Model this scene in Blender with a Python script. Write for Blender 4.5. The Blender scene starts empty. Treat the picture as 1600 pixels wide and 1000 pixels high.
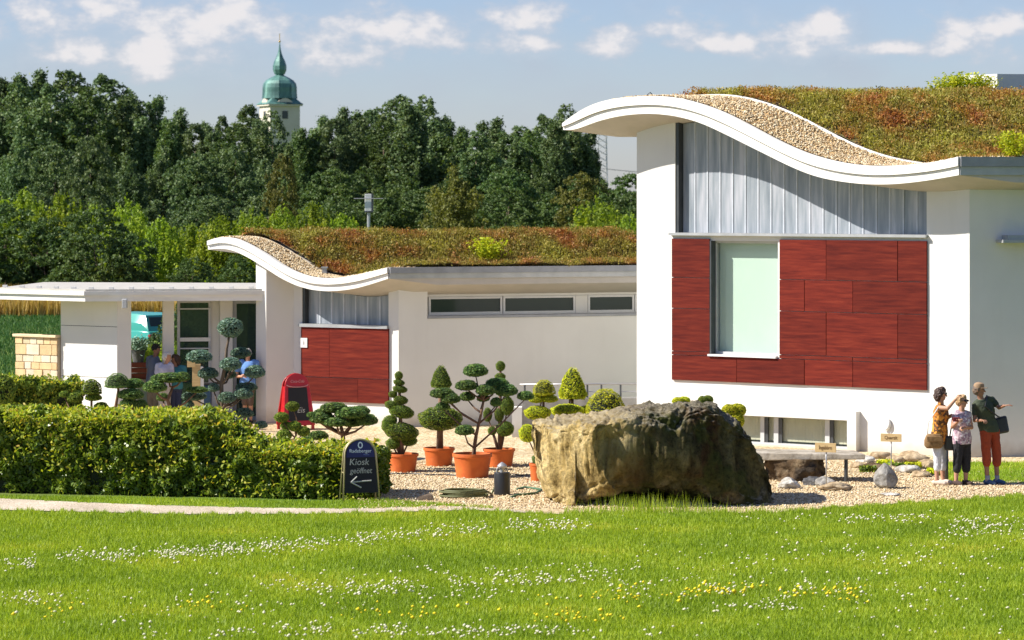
import bpy, bmesh, math, random
import numpy as np
from mathutils import Vector, Matrix, noise
PI = math.pi
SC = bpy.context.scene
COL = SC.collection
RNG = np.random.default_rng(7)
random.seed(7)
# ---------------------------------------------------------------- camera
F = 5000.0; CX = 800.0; HY = 305.0; EYE = 5.0      # telephoto view over the lawn, eye about five metres up
cam = bpy.data.cameras.new('camera'); camo = bpy.data.objects.new('camera', cam); COL.objects.link(camo)
cam.sensor_width = 36.0; cam.lens = F / 1600 * 36
cam.shift_x = 0.0; cam.shift_y = -(500 - HY) / 1600
cam.clip_start = 1.0; cam.clip_end = 9000
camo.location = (0, 0, EYE); camo.rotation_euler = (PI / 2, 0, 0)
cam.dof.use_dof = True; cam.dof.focus_distance = 58; cam.dof.aperture_fstop = 4.0
SC.camera = camo
# ---------------------------------------------------------------- light
SUN_EL = math.radians(41)
sun = bpy.data.lights.new('sun', 'SUN'); suno = bpy.data.objects.new('sun', sun); COL.objects.link(suno)
sun.energy = 5.0; sun.angle = math.radians(0.5); sun.color = (1.0, 0.94, 0.84)
suno.rotation_euler = Vector((math.cos(SUN_EL), 0.09, -math.sin(SUN_EL))).to_track_quat('-Z', 'Y').to_euler()
suno.location = (-30, 50, 40)
SC.view_settings.view_transform = 'Standard'; SC.view_settings.look = 'None'
SC.view_settings.gamma = 1; SC.view_settings.use_curve_mapping = False
SC.view_settings.exposure = 0.92
SC.render.engine = 'CYCLES'
SC.cycles.use_denoising = True
SC.cycles.max_bounces = 6; SC.cycles.transparent_max_bounces = 6
SC.cycles.diffuse_bounces = 3
SC.cycles.use_adaptive_sampling = True

world = bpy.data.worlds.new('World'); SC.world = world; world.use_nodes = True
wt = world.node_tree; wt.nodes.clear()
class NT:
    """tiny wrapper for wiring shader nodes"""
    def __init__(s, t): s.t = t
    def n(s, typ, **kw):
        nd = s.t.nodes.new(typ)
        for k, v in kw.items():
            if k.startswith('i_'):
                key = k[2:]; key = int(key) if key.isdigit() else key
                if isinstance(v, bpy.types.NodeSocket): s.t.links.new(v, nd.inputs[key])
                else: nd.inputs[key].default_value = v
            else: setattr(nd, k, v)
        return nd
    def m(s, op, a, b=0.0, c=None):
        nd = s.t.nodes.new('ShaderNodeMath'); nd.operation = op
        for i, v in enumerate((a, b) if c is None else (a, b, c)):
            if isinstance(v, bpy.types.NodeSocket): s.t.links.new(v, nd.inputs[i])
            else: nd.inputs[i].default_value = v
        return nd.outputs[0]
    def mix(s, fac, a, b, mode='MIX'):
        nd = s.t.nodes.new('ShaderNodeMix'); nd.data_type = 'RGBA'; nd.blend_type = mode
        for key, v in ((0, fac), (6, a), (7, b)):
            if isinstance(v, bpy.types.NodeSocket): s.t.links.new(v, nd.inputs[key])
            elif key == 0: nd.inputs[0].default_value = v
            else: nd.inputs[key].default_value = (*v[:3], 1)
        return nd.outputs[2]
    def ramp(s, fac, stops, interp='LINEAR'):
        nd = s.t.nodes.new('ShaderNodeValToRGB'); nd.color_ramp.interpolation = interp
        el = nd.color_ramp.elements
        while len(el) < len(stops): el.new(0.5)
        for e, (p, c) in zip(el, stops):
            e.position = p; e.color = (*c[:3], 1) if hasattr(c, '__len__') else (c, c, c, 1)
        s.t.links.new(fac, nd.inputs[0]); return nd.outputs[0]
    def link(s, a, b): s.t.links.new(a, b)

W = NT(wt)
sky = W.n('ShaderNodeTexSky', sky_type='NISHITA'); sky.sun_disc = False
sky.sun_elevation = SUN_EL; sky.sun_rotation = math.radians(264); sky.altitude = 200
sky.air_density = 1.0; sky.dust_density = 0.3; sky.ozone_density = 1.9
geo = W.n('ShaderNodeTexCoord')
sep = W.n('ShaderNodeSeparateXYZ', i_0=geo.outputs['Generated'])
X, Y, Z = sep.outputs
az = W.m('ARCTAN2', X, Y); el = W.m('ARCSINE', Z)
CLOUDS = [(335, 42, 78, 40), (240, 92, 70, 26), (375, 22, 48, 24), (85, 32, 55, 26), (165, 12, 40, 22), (-5, 50, 28, 16),
          (530, 78, 62, 36), (600, 52, 62, 28), (675, 55, 42, 28), (838, 28, 50, 22), (802, 70, 44, 14), (960, 68, 46, 20),
          (1068, 48, 44, 22), (1135, 68, 46, 14), (1250, 64, 52, 22), (1290, 45, 26, 20), (1505, 66, 52, 28), (1545, 48, 36, 18),
          (1390, 78, 50, 9), (140, 85, 60, 18), (-160, 60, 90, 30), (1750, 40, 80, 34)]
# soft edges of the heaps are broken up by fractal noise laid in sky directions
cv = W.n('ShaderNodeCombineXYZ', i_0=W.m('MULTIPLY', az, 1.0), i_1=W.m('MULTIPLY', el, 1.6), i_2=0.0).outputs[0]
nz = W.n('ShaderNodeTexNoise', i_Vector=cv, i_Scale=75.0, i_Detail=8.0, i_Roughness=0.58)
nz2 = W.n('ShaderNodeTexNoise', i_Vector=cv, i_Scale=22.0, i_Detail=3.0, i_Roughness=0.55)
dens = None
for (px, py, rx, ry) in CLOUDS:
    a0, e0 = (px - 800) / F, (HY - py) / F
    rx, ry = rx * 1.95, ry * 2.0
    dx = W.m('MULTIPLY', W.m('SUBTRACT', az, a0), F / rx)
    dy = W.m('MULTIPLY', W.m('SUBTRACT', el, e0), F / ry)
    dyn = W.m('MULTIPLY', W.m('MINIMUM', dy, 0.0), 0.25)       # flatter, longer undersides
    dy = W.m('ADD', dy, dyn)
    r2 = W.m('ADD', W.m('MULTIPLY', dx, dx), W.m('MULTIPLY', dy, dy))
    g = W.m('EXPONENT', W.m('MULTIPLY', r2, -1.0))
    dens = g if dens is None else W.m('MAXIMUM', dens, g)
gen = W.n('ShaderNodeTexNoise', i_Vector=geo.outputs['Generated'], i_Scale=3.5, i_Detail=4.0, i_Roughness=0.5)
gmask = W.m('MULTIPLY', W.m('MAXIMUM', W.m('SUBTRACT', gen.outputs[0], 0.52), 0.0), 5.0)
away = W.n('ShaderNodeMapRange', i_0=W.m('ABSOLUTE', az), i_1=0.2, i_2=0.5, i_3=0.0, i_4=1.0).outputs[0]
dens = W.m('MAXIMUM', dens, W.m('MULTIPLY', W.m('MULTIPLY', gmask, away), 0.9))
d2 = W.m('ADD', dens, W.m('MULTIPLY', W.m('SUBTRACT', nz.outputs[0], 0.5), 1.9))
d2 = W.m('ADD', d2, W.m('MULTIPLY', W.m('SUBTRACT', nz2.outputs[0], 0.5), 0.6))
mask = W.n('ShaderNodeMapRange', interpolation_type='SMOOTHSTEP', i_0=d2, i_1=0.33, i_2=1.15, i_3=0.0, i_4=0.95).outputs[0]
veil = W.n('ShaderNodeMapRange', interpolation_type='SMOOTHSTEP', i_0=nz2.outputs[0], i_1=0.35, i_2=0.8, i_3=0.0, i_4=0.45).outputs[0]
mask = W.m('MAXIMUM', mask, veil)
ccol = W.ramp(d2, [(0.25, (5.2, 5.6, 6.6)), (0.7, (7.0, 7.0, 7.6)), (1.0, (9.2, 8.9, 9.0))])
CLOUD_GAIN = W.mix(1.0, ccol, (0.93, 0.93, 0.93), 'MULTIPLY')
skyc = W.mix(1.0, sky.outputs[0], (0.90, 0.97, 1.32), 'MULTIPLY')
fin = W.mix(mask, skyc, CLOUD_GAIN)
bg = W.n('ShaderNodeBackground', i_Color=fin, i_Strength=0.053)
W.link(bg.outputs[0], W.n('ShaderNodeOutputWorld').inputs[0])

# ---------------------------------------------------------------- helpers
def k_of(px): return (px - CX) / F
def G(px, py, z=0.0):
    """ground point seen at a pixel of the 1600 x 1000 photograph"""
    D = F * (EYE - z) / (py - HY); return Vector((k_of(px) * D, D, z))
def P(px, py, D): return Vector((k_of(px) * D, D, EYE - (py - HY) * D / F))
def tag(o, label=None, cat=None, group=None, kind=None):
    if label: o['label'] = label
    if cat: o['category'] = cat
    if group: o['group'] = group
    if kind: o['kind'] = kind
    return o
def thing(name, label, cat, loc=(0, 0, 0), rz=0.0, group=None):
    o = bpy.data.objects.new(name, None); COL.objects.link(o); o.location = loc; o.rotation_euler = (0, 0, rz)
    o.empty_display_size = 0.2
    return tag(o, label, cat, group)
def link(name, me, mats, parent=None, loc=None):
    o = bpy.data.objects.new(name, me); COL.objects.link(o)
    if mats is not None and not me.materials:
        for m in (mats if isinstance(mats, (list, tuple)) else [mats]): me.materials.append(m)
    if parent is not None:
        o.parent = parent
        if loc is None:
            o.location = -Vector(parent.location) if parent.parent is None else (0, 0, 0)
            if parent.parent is None and parent.rotation_euler[2]:
                o.location = Matrix.Rotation(-parent.rotation_euler[2], 3, 'Z') @ o.location
                o.rotation_euler = (0, 0, -parent.rotation_euler[2])
    if loc is not None: o.location = loc
    return o
class MB:
    """collects geometry and links it as one mesh object (coordinates are world metres unless loc is given)"""
    def __init__(s): s.v = []; s.f = []; s.mi = []; s.cur = 0
    def add(s, vs, fs):
        b = len(s.v); s.v.extend([tuple(v) for v in vs])
        for f in fs: s.f.append([b + i for i in f]); s.mi.append(s.cur)
    def hexa(s, p):
        s.add(p, [(0, 3, 2, 1), (4, 5, 6, 7), (0, 1, 5, 4), (1, 2, 6, 5), (2, 3, 7, 6), (3, 0, 4, 7)])
    def box(s, x0, x1, y0, y1, z0, z1):
        s.hexa([(x0, y0, z0), (x1, y0, z0), (x1, y1, z0), (x0, y1, z0), (x0, y0, z1), (x1, y0, z1), (x1, y1, z1), (x0, y1, z1)])
    def rings(s, rs, cap=True, closed=True):
        b = len(s.v); n = len(rs[0])
        for r in rs: s.v.extend([tuple(p) for p in r])
        for i in range(len(rs) - 1):
            for j in range(n if closed else n - 1):
                k = (j + 1) % n
                s.f.append([b + i * n + j, b + i * n + k, b + (i + 1) * n + k, b + (i + 1) * n + j]); s.mi.append(s.cur)
        if cap and closed:
            s.f.append([b + j for j in range(n)][::-1]); s.mi.append(s.cur)
            s.f.append([b + (len(rs) - 1) * n + j for j in range(n)]); s.mi.append(s.cur)
    def tube(s, pts, rad, n=8, cap=True):
        pts = [Vector(p) for p in pts]
        if not hasattr(rad, '__len__'): rad = [rad] * len(pts)
        rs = []; up = Vector((0, 0, 1)); prev = None
        for i, p in enumerate(pts):
            t = (pts[min(i + 1, len(pts) - 1)] - pts[max(i - 1, 0)]).normalized()
            if prev is None:
                a = t.cross(up if abs(t.z) < 0.95 else Vector((1, 0, 0))).normalized()
            else: a = (prev - t * prev.dot(t)).normalized()
            prev = a; bb = t.cross(a)
            rs.append([p + (a * math.cos(2 * PI * j / n) + bb * math.sin(2 * PI * j / n)) * rad[i] for j in range(n)])
        s.rings(rs, cap)
    def lathe(s, prof, c=(0, 0, 0), n=24):
        c = Vector(c)
        s.rings([[c + Vector((r * math.cos(2 * PI * j / n), r * math.sin(2 * PI * j / n), z)) for j in range(n)] for r, z in prof])
    def prism(s, poly, z0, z1):
        n = len(poly)
        zz0 = z0 if hasattr(z0, '__len__') else [z0] * n; zz1 = z1 if hasattr(z1, '__len__') else [z1] * n
        s.add([(x, y, zz0[i]) for i, (x, y) in enumerate(poly)] + [(x, y, zz1[i]) for i, (x, y) in enumerate(poly)],
              [tuple(range(n))[::-1], tuple(range(n, 2 * n))] + [(i, (i + 1) % n, (i + 1) % n + n, i + n) for i in range(n)])
    def build(s, name, mats, parent=None, smooth=False, loc=None, bevel=0, world=None):
        me = bpy.data.meshes.new(name); me.from_pydata(s.v, [], s.f); me.update()
        if any(s.mi): me.polygons.foreach_set('material_index', s.mi)
        bm = bmesh.new(); bm.from_mesh(me); bmesh.ops.recalc_face_normals(bm, faces=bm.faces); bm.to_mesh(me); bm.free()
        if smooth:
            me.polygons.foreach_set('use_smooth', [True] * len(me.polygons))
        o = link(name, me, mats, parent, loc)
        if smooth == 'auto':
            try: me.set_sharp_from_angle(angle=math.radians(35))
            except Exception: pass
        if bevel:
            b = o.modifiers.new('bevel', 'BEVEL'); b.width = bevel; b.segments = 2; b.limit_method = 'ANGLE'
        return o
class Fr:
    """a vertical wall plane: t runs along it to the right, n out of it to the viewer, z up"""
    def __init__(s, px, D, deg):
        s.O = Vector((k_of(px) * D, D, 0)); a = math.radians(deg)
        s.d = Vector((math.cos(a), math.sin(a), 0)); s.n = Vector((math.sin(a), -math.cos(a), 0))
    def p(s, t, n, z): return s.O + s.d * t + s.n * n + Vector((0, 0, z))
    def t(s, px, n=0.0):
        o = s.O + s.n * n; k = k_of(px); return (k * o.y - o.x) / (s.d.x - k * s.d.y)
    def z(s, px, py, n=0.0):
        q = s.O + s.n * n + s.d * s.t(px, n); return EYE - (py - HY) * q.y / F
    def tz(s, px, py, n=0.0): return s.t(px, n), s.z(px, py, n)
    def box(s, mb, t0, t1, n0, n1, z0, z1):
        mb.hexa([s.p(t0, n0, z0), s.p(t1, n0, z0), s.p(t1, n1, z0), s.p(t0, n1, z0),
                 s.p(t0, n0, z1), s.p(t1, n0, z1), s.p(t1, n1, z1), s.p(t0, n1, z1)])
def raw_mesh(name, V, Fc, nper, smooth=False):
    me = bpy.data.meshes.new(name); nf = len(Fc)
    me.vertices.add(len(V)); me.vertices.foreach_set('co', V.astype(np.float32).ravel())
    me.loops.add(nf * nper); me.loops.foreach_set('vertex_index', Fc.astype(np.int32).ravel())
    me.polygons.add(nf); me.polygons.foreach_set('loop_start', np.arange(0, nf * nper, nper, dtype=np.int32))
    me.update(calc_edges=True)
    if smooth: me.polygons.foreach_set('use_smooth', np.ones(nf, dtype=bool))
    return me
def rand_dirs(n, rng):
    v = rng.normal(size=(n, 3)); return v / np.linalg.norm(v, axis=1, keepdims=True)
def cards(C, size, rng, asp=0.55, nrm=None, nbias=0.0):
    """diamond leaves: centres C, half length size; returns verts and quads"""
    n = len(C); N = rand_dirs(n, rng)
    if nrm is not None: N = N * (1 - nbias) + nrm * nbias; N /= np.linalg.norm(N, axis=1, keepdims=True) + 1e-9
    A = np.cross(N, rand_dirs(n, rng)); A /= np.linalg.norm(A, axis=1, keepdims=True) + 1e-9
    B = np.cross(N, A); s = (size * rng.uniform(0.6, 1.3, n))[:, None] if np.isscalar(size) else (size * rng.uniform(0.7, 1.2, n))[:, None]
    fold = N * s * 0.18
    V = np.stack([C - A * s, C + B * s * asp + fold, C + A * s, C - B * s * asp + fold], 1).reshape(-1, 3)
    Q = np.arange(4 * n).reshape(-1, 4); return V, Q
def blades(C, h, w, rng, lean=0.35):
    n = len(C); a = rng.uniform(0, 2 * PI, n); d = np.stack([np.cos(a), np.sin(a), np.zeros(n)], 1)
    h = h * rng.uniform(0.55, 1.25, n); b = rng.uniform(0, 2 * PI, n); l = rng.uniform(0, lean, n) * h
    tip = C + np.stack([np.cos(b) * l, np.sin(b) * l, h], 1)
    V = np.stack([C - d * w / 2, C + d * w / 2, tip], 1).reshape(-1, 3)
    return V, np.arange(3 * n).reshape(-1, 3)

# ---------------------------------------------------------------- materials
MATS = {}
def newmat(name):
    m = bpy.data.materials.new(name); m.use_nodes = True; m.node_tree.nodes.clear(); MATS[name] = m
    N = NT(m.node_tree); return m, N
def surf(name, c1, c2=None, scale=4.0, detail=5.0, rough=0.8, bump=0.0, bscale=None, metal=0.0, spec=0.5, stretch=(1, 1, 1),
         coords='Object', c3=None, lo=0.35, hi=0.65, rnd=0.0, bdist=0.02, emit=None):
    m, N = newmat(name)
    tc = N.n('ShaderNodeTexCoord'); mp = N.n('ShaderNodeMapping', i_Vector=tc.outputs[coords]); mp.inputs['Scale'].default_value = stretch
    pr = N.n('ShaderNodeBsdfPrincipled', i_Roughness=rough, i_Metallic=metal)
    pr.inputs['Specular IOR Level'].default_value = spec
    nzz = N.n('ShaderNodeTexNoise', i_Vector=mp.outputs[0], i_Scale=scale, i_Detail=detail, i_Roughness=0.6)
    if rnd:
        oi = N.n('ShaderNodeObjectInfo')
        off = N.m('MULTIPLY', oi.outputs['Random'], 37.0)
        N.link(N.n('ShaderNodeCombineXYZ', i_0=off, i_1=off, i_2=off).outputs[0], mp.inputs['Location'])
    if c2 is None: c2 = tuple(x * 0.9 for x in c1)
    stops = [(lo, c1), (hi, c2)] if c3 is None else [(lo, c1), ((lo + hi) / 2, c2), (hi, c3)]
    col = N.ramp(nzz.outputs[0], stops)
    if rnd:
        v = N.n('ShaderNodeMapRange', i_0=oi.outputs['Random'], i_1=0.0, i_2=1.0, i_3=1 - rnd, i_4=1 + rnd).outputs[0]
        hs = N.n('ShaderNodeHueSaturation', i_Color=col, i_Value=v); col = hs.outputs[0]
    N.link(col, pr.inputs['Base Color'])
    if bump:
        bn = N.n('ShaderNodeTexNoise', i_Vector=mp.outputs[0], i_Scale=bscale or scale * 6, i_Detail=6.0, i_Roughness=0.65)
        bp = N.n('ShaderNodeBump', i_Height=bn.outputs[0], i_Strength=bump, i_Distance=bdist); N.link(bp.outputs[0], pr.inputs['Normal'])
    N.link(pr.outputs[0], N.n('ShaderNodeOutputMaterial').inputs[0]); return m
def leafmat(name, stops, trans=0.3, patch=None, rough=0.55, spec=0.25, pscale=0.6):
    """foliage: every leaf island picks its own tone; patches of the plant differ a little"""
    m, N = newmat(name); g = N.n('ShaderNodeNewGeometry'); oi = N.n('ShaderNodeObjectInfo')
    tc = N.n('ShaderNodeTexCoord')
    f = g.outputs['Random Per Island']
    if patch:
        nn = N.n('ShaderNodeTexNoise', i_Vector=tc.outputs['Object'], i_Scale=pscale, i_Detail=3.0)
        nn = N.n('ShaderNodeMapRange', i_0=nn.outputs[0], i_1=0.3, i_2=0.7).outputs[0]
        f = N.m('ADD', N.m('MULTIPLY', f, 1 - patch), N.m('MULTIPLY', nn, patch))
    col = N.ramp(f, stops)
    hs = N.n('ShaderNodeHueSaturation', i_Color=col, i_Value=N.n('ShaderNodeMapRange', i_0=oi.outputs['Random'], i_3=0.82, i_4=1.18).outputs[0],
             i_Hue=N.n('ShaderNodeMapRange', i_0=oi.outputs['Random'], i_3=0.492, i_4=0.508).outputs[0])
    pr = N.n('ShaderNodeBsdfPrincipled', i_Roughness=rough); pr.inputs['Specular IOR Level'].default_value = spec
    N.link(hs.outputs[0], pr.inputs['Base Color'])
    tr = N.n('ShaderNodeBsdfTranslucent'); N.link(N.mix(1.0, hs.outputs[0], (1.35, 1.35, 0.55), 'MULTIPLY'), tr.inputs[0])
    mx = N.n('ShaderNodeMixShader', i_0=trans); N.link(pr.outputs[0], mx.inputs[1]); N.link(tr.outputs[0], mx.inputs[2])
    N.link(mx.outputs[0], N.n('ShaderNodeOutputMaterial').inputs[0]); return m
def plastermat():
    m, N = newmat('white_plaster'); tc = N.n('ShaderNodeTexCoord'); P0 = tc.outputs['Object']
    a = N.n('ShaderNodeTexNoise', i_Vector=P0, i_Scale=0.9, i_Detail=5.0); col = N.ramp(a.outputs[0], [(.3, (.71, .70, .67)), (.75, (.64, .63, .60))])
    mp = N.n('ShaderNodeMapping', i_Vector=P0); mp.inputs['Scale'].default_value = (2.6, 2.6, .3); st = N.n('ShaderNodeTexNoise', i_Vector=mp.outputs[0], i_Scale=1.6, i_Detail=6.0)
    col = N.mix(N.ramp(st.outputs[0], [(.55, 0.0), (.8, .12)]), col, (.47, .45, .41))     # faint rain streaks
    z = N.n('ShaderNodeSeparateXYZ', i_0=P0).outputs[2]; g = N.n('ShaderNodeTexNoise', i_Vector=P0, i_Scale=4.0, i_Detail=6.0)
    sp = N.n('ShaderNodeMapRange', i_0=N.m('SUBTRACT', z, N.m('MULTIPLY', g.outputs[0], .35)), i_1=-.12, i_2=.16, i_3=.55, i_4=0.0).outputs[0]
    col = N.mix(sp, col, (.40, .33, .23))                                                  # splashed dirt at the foot
    pr = N.n('ShaderNodeBsdfPrincipled', i_Roughness=.9); pr.inputs['Specular IOR Level'].default_value = .2; N.link(col, pr.inputs['Base Color'])
    b = N.n('ShaderNodeTexNoise', i_Vector=P0, i_Scale=45.0, i_Detail=5.0); bp = N.n('ShaderNodeBump', i_Height=b.outputs[0], i_Strength=.2, i_Distance=.01); N.link(bp.outputs[0], pr.inputs['Normal'])
    N.link(pr.outputs[0], N.n('ShaderNodeOutputMaterial').inputs[0]); return m
M_plaster = plastermat()
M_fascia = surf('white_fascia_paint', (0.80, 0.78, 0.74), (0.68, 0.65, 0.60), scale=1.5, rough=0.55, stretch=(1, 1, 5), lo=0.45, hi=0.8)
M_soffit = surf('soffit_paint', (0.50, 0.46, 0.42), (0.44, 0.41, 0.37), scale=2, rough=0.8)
M_gutter = surf('zinc_gutter', (0.30, 0.31, 0.34), (0.24, 0.25, 0.27), scale=3, rough=0.5, metal=0.3)
M_zinc = surf('grey_flashing', (0.42, 0.43, 0.44), (0.34, 0.35, 0.36), scale=3, rough=0.45, metal=0.4)
M_darkframe = surf('dark_frame', (0.05, 0.055, 0.06), (0.035, 0.04, 0.045), rough=0.4)
M_greyframe = surf('grey_window_frame', (0.48, 0.49, 0.50), (0.42, 0.43, 0.44), rough=0.45)
M_lightframe = surf('pale_window_frame', (0.66, 0.66, 0.65), (0.60, 0.60, 0.59), rough=0.5)
M_blind = surf('mint_blind', (0.62, 0.76, 0.67), (0.68, 0.80, 0.72), scale=0.8, rough=0.5, spec=0.6)
M_curtain = surf('beige_blind_strip', (0.66, 0.64, 0.50), (0.55, 0.54, 0.42), scale=3, rough=0.9, stretch=(1, 1, .3))
M_concrete = surf('concrete', (0.34, 0.33, 0.31), (0.24, 0.235, 0.22), scale=3, rough=0.9, bump=0.3)
M_wood = surf('red_stained_wood', (0.075, 0.008, 0.006), (0.13, 0.016, 0.009), scale=1.6, detail=10, rough=0.6, spec=0.12, stretch=(1, 1, 13),
              bump=0.15, bscale=14, rnd=0.2, c3=(0.19, 0.032, 0.015), lo=0.32, hi=0.8)
def darkglass(name, col, rough=0.05, spec=0.5, alpha=None, tint=(0.8, 0.9, 0.86, 1)):
    m, N = newmat(name)
    pr = N.n('ShaderNodeBsdfPrincipled', i_Roughness=rough); pr.inputs['Base Color'].default_value = (*col, 1)
    pr.inputs['Specular IOR Level'].default_value = spec
    out = N.n('ShaderNodeOutputMaterial')
    if alpha is None: N.link(pr.outputs[0], out.inputs[0])
    else:
        tr = N.n('ShaderNodeBsdfTransparent'); tr.inputs[0].default_value = tint
        mx = N.n('ShaderNodeMixShader', i_0=alpha); N.link(tr.outputs[0], mx.inputs[1]); N.link(pr.outputs[0], mx.inputs[2]); N.link(mx.outputs[0], out.inputs[0])
    return m
M_glass_dark = darkglass('tinted_strip_glass', (0.035, 0.05, 0.045), 0.08, 0.22)
M_glass_blind = darkglass('window_glass', (0.10, 0.14, 0.12), 0.03, 0.5, 0.10, (.97, .99, .98, 1))
M_glass_low = darkglass('low_window_glass', (0.06, 0.08, 0.07), 0.03, 0.5, 0.08, (.97, .98, .97, 1))
M_glass_clear = darkglass('clear_glass', (0.04, 0.07, 0.06), 0.03, 0.3, 0.72)
def profilit():
    m, N = newmat('channel_glass'); tc = N.n('ShaderNodeTexCoord'); oi = N.n('ShaderNodeObjectInfo')
    off = N.m('MULTIPLY', oi.outputs['Random'], 20.0)
    mp = N.n('ShaderNodeMapping', i_Vector=tc.outputs['Object']); mp.inputs['Scale'].default_value = (3.5, 3.5, 0.35)
    N.link(N.n('ShaderNodeCombineXYZ', i_0=off, i_1=off, i_2=0.0).outputs[0], mp.inputs['Location'])
    nn = N.n('ShaderNodeTexNoise', i_Vector=mp.outputs[0], i_Scale=2.2, i_Detail=5.0)
    col = N.ramp(nn.outputs[0], [(0.3, (0.17, 0.20, 0.235)), (0.5, (0.27, 0.30, 0.34)), (0.72, (0.43, 0.44, 0.49))])
    pr = N.n('ShaderNodeBsdfPrincipled', i_Roughness=0.28); pr.inputs['Specular IOR Level'].default_value = 0.6
    N.link(col, pr.inputs['Base Color']); N.link(pr.outputs[0], N.n('ShaderNodeOutputMaterial').inputs[0]); return m
M_profilit = profilit()
M_rib = surf('channel_glass_rib', (0.50, 0.53, 0.58), (0.42, 0.45, 0.50), rough=0.35, scale=5)
def gravelmat(name, cols, scale, bump=0.6):
    m, N = newmat(name); tc = N.n('ShaderNodeTexCoord')
    vo = N.n('ShaderNodeTexVoronoi', i_Vector=tc.outputs['Object'], i_Scale=scale)
    big = N.n('ShaderNodeTexNoise', i_Vector=tc.outputs['Object'], i_Scale=0.7, i_Detail=4.0)
    sp = N.n('ShaderNodeSeparateColor', i_Color=vo.outputs['Color'])
    col = N.ramp(sp.outputs[0], cols)
    col = N.mix(1.0, col, N.ramp(big.outputs[0], [(0.3, (0.78, 0.76, 0.72)), (0.7, (1.1, 1.08, 1.05))]), 'MULTIPLY')
    pr = N.n('ShaderNodeBsdfPrincipled', i_Roughness=0.9); pr.inputs['Specular IOR Level'].default_value = 0.2
    N.link(col, pr.inputs['Base Color'])
    bp = N.n('ShaderNodeBump', i_Height=vo.outputs['Distance'], i_Strength=bump, i_Distance=0.03); bp.invert = True
    N.link(bp.outputs[0], pr.inputs['Normal']); N.link(pr.outputs[0], N.n('ShaderNodeOutputMaterial').inputs[0]); return m
M_gravel = gravelmat('beige_gravel', [(0.0, (0.26, 0.18, 0.095)), (0.3, (0.46, 0.35, 0.20)), (0.6, (0.60, 0.49, 0.31)), (1.0, (0.70, 0.62, 0.46))], 24, .45)
M_path = gravelmat('sandy_path', [(0.0, (0.38, 0.31, 0.23)), (0.5, (0.50, 0.43, 0.34)), (1.0, (0.60, 0.54, 0.46))], 40, 0.3)
M_roofgravel = gravelmat('roof_gravel', [(0.0, (0.20, 0.12, 0.05)), (0.35, (0.42, 0.27, 0.12)), (0.7, (0.56, 0.40, 0.21)), (1.0, (0.72, 0.62, 0.44))], 17, 0.8)
M_peb = surf('pebble', (0.30, 0.20, 0.11), (0.45, 0.34, 0.21), scale=0.5, rough=0.9, c3=(0.58, 0.50, 0.38), lo=.3, hi=.7)
# pebbles choose a tone each
def pebmat():
    m, N = newmat('loose_pebble'); g = N.n('ShaderNodeNewGeometry')
    col = N.ramp(g.outputs['Random Per Island'], [(0.0, (0.26, 0.16, 0.08)), (0.35, (0.48, 0.35, 0.19)), (0.75, (0.62, 0.50, 0.31)), (1.0, (0.74, 0.67, 0.52))])
    pr = N.n('ShaderNodeBsdfPrincipled', i_Roughness=0.85); N.link(col, pr.inputs['Base Color'])
    N.link(pr.outputs[0], N.n('ShaderNodeOutputMaterial').inputs[0]); return m
M_pebble = pebmat()
M_lawnsoil = surf('lawn_ground', (0.075, 0.13, 0.02), (0.12, 0.18, 0.03), scale=0.8, rough=0.95, c3=(0.15, 0.19, 0.045), lo=.3, hi=.7, spec=.1)
M_grass = leafmat('grass_blades', [(0.000, (0.124, 0.198, 0.013)), (0.450, (0.241, 0.339, 0.019)), (0.800, (0.365, 0.423, 0.032)), (1.000, (0.565, 0.475, 0.067))], 0.35, patch=0.5, pscale=0.45, spec=0.35)
M_field_grass = leafmat('meadow_blades', [(0.000, (0.024, 0.068, 0.016)), (0.500, (0.040, 0.100, 0.024)), (1.000, (0.072, 0.132, 0.036))], 0.25)
M_drygrass = leafmat('dry_tall_grass', [(0.000, (0.320, 0.224, 0.058)), (0.500, (0.528, 0.384, 0.115)), (1.000, (0.672, 0.528, 0.202))], 0.3)
M_sedum = leafmat('sedum_plants', [(0.0, (0.15, 0.045, 0.02)), (0.18, (0.33, 0.115, 0.035)), (0.34, (0.40, 0.235, 0.065)), (0.48, (0.27, 0.20, 0.05)), (0.6, (0.235, 0.225, 0.045)), (0.74, (0.40, 0.33, 0.075)), (0.86, (0.26, 0.29, 0.055)), (0.95, (0.64, 0.57, 0.05)), (1.0, (0.48, 0.46, 0.22))], 0.3, patch=0.74, pscale=1.25)
M_sedumsoil = surf('roof_soil', (0.09, 0.05, 0.025), (0.13, 0.09, 0.04), scale=2, rough=1, c3=(0.12, 0.12, 0.03), lo=.3, hi=.7)
M_yellowshrub = leafmat('yellow_green_shrub', [(0.0, (0.22, 0.32, 0.015)), (0.5, (0.42, 0.47, 0.02)), (1.0, (0.62, 0.60, 0.03))], 0.35)
M_leafdark = leafmat('dark_poplar_leaves', [(0.000, (0.034, 0.074, 0.033)), (0.500, (0.096, 0.155, 0.058)), (0.850, (0.178, 0.233, 0.092)), (1.000, (0.342, 0.356, 0.202))], 0.22, patch=0.4, pscale=0.25)
M_leafmid = leafmat('mid_green_leaves', [(0.000, (0.032, 0.072, 0.025)), (0.500, (0.083, 0.140, 0.040)), (0.850, (0.141, 0.188, 0.054)), (1.000, (0.207, 0.246, 0.093))], 0.25, patch=0.4, pscale=0.3)
M_leafolive = leafmat('olive_birch_leaves', [(0.000, (0.064, 0.072, 0.018)), (0.500, (0.136, 0.143, 0.034)), (1.000, (0.236, 0.221, 0.058))], 0.3, patch=0.4, pscale=0.3)
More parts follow.
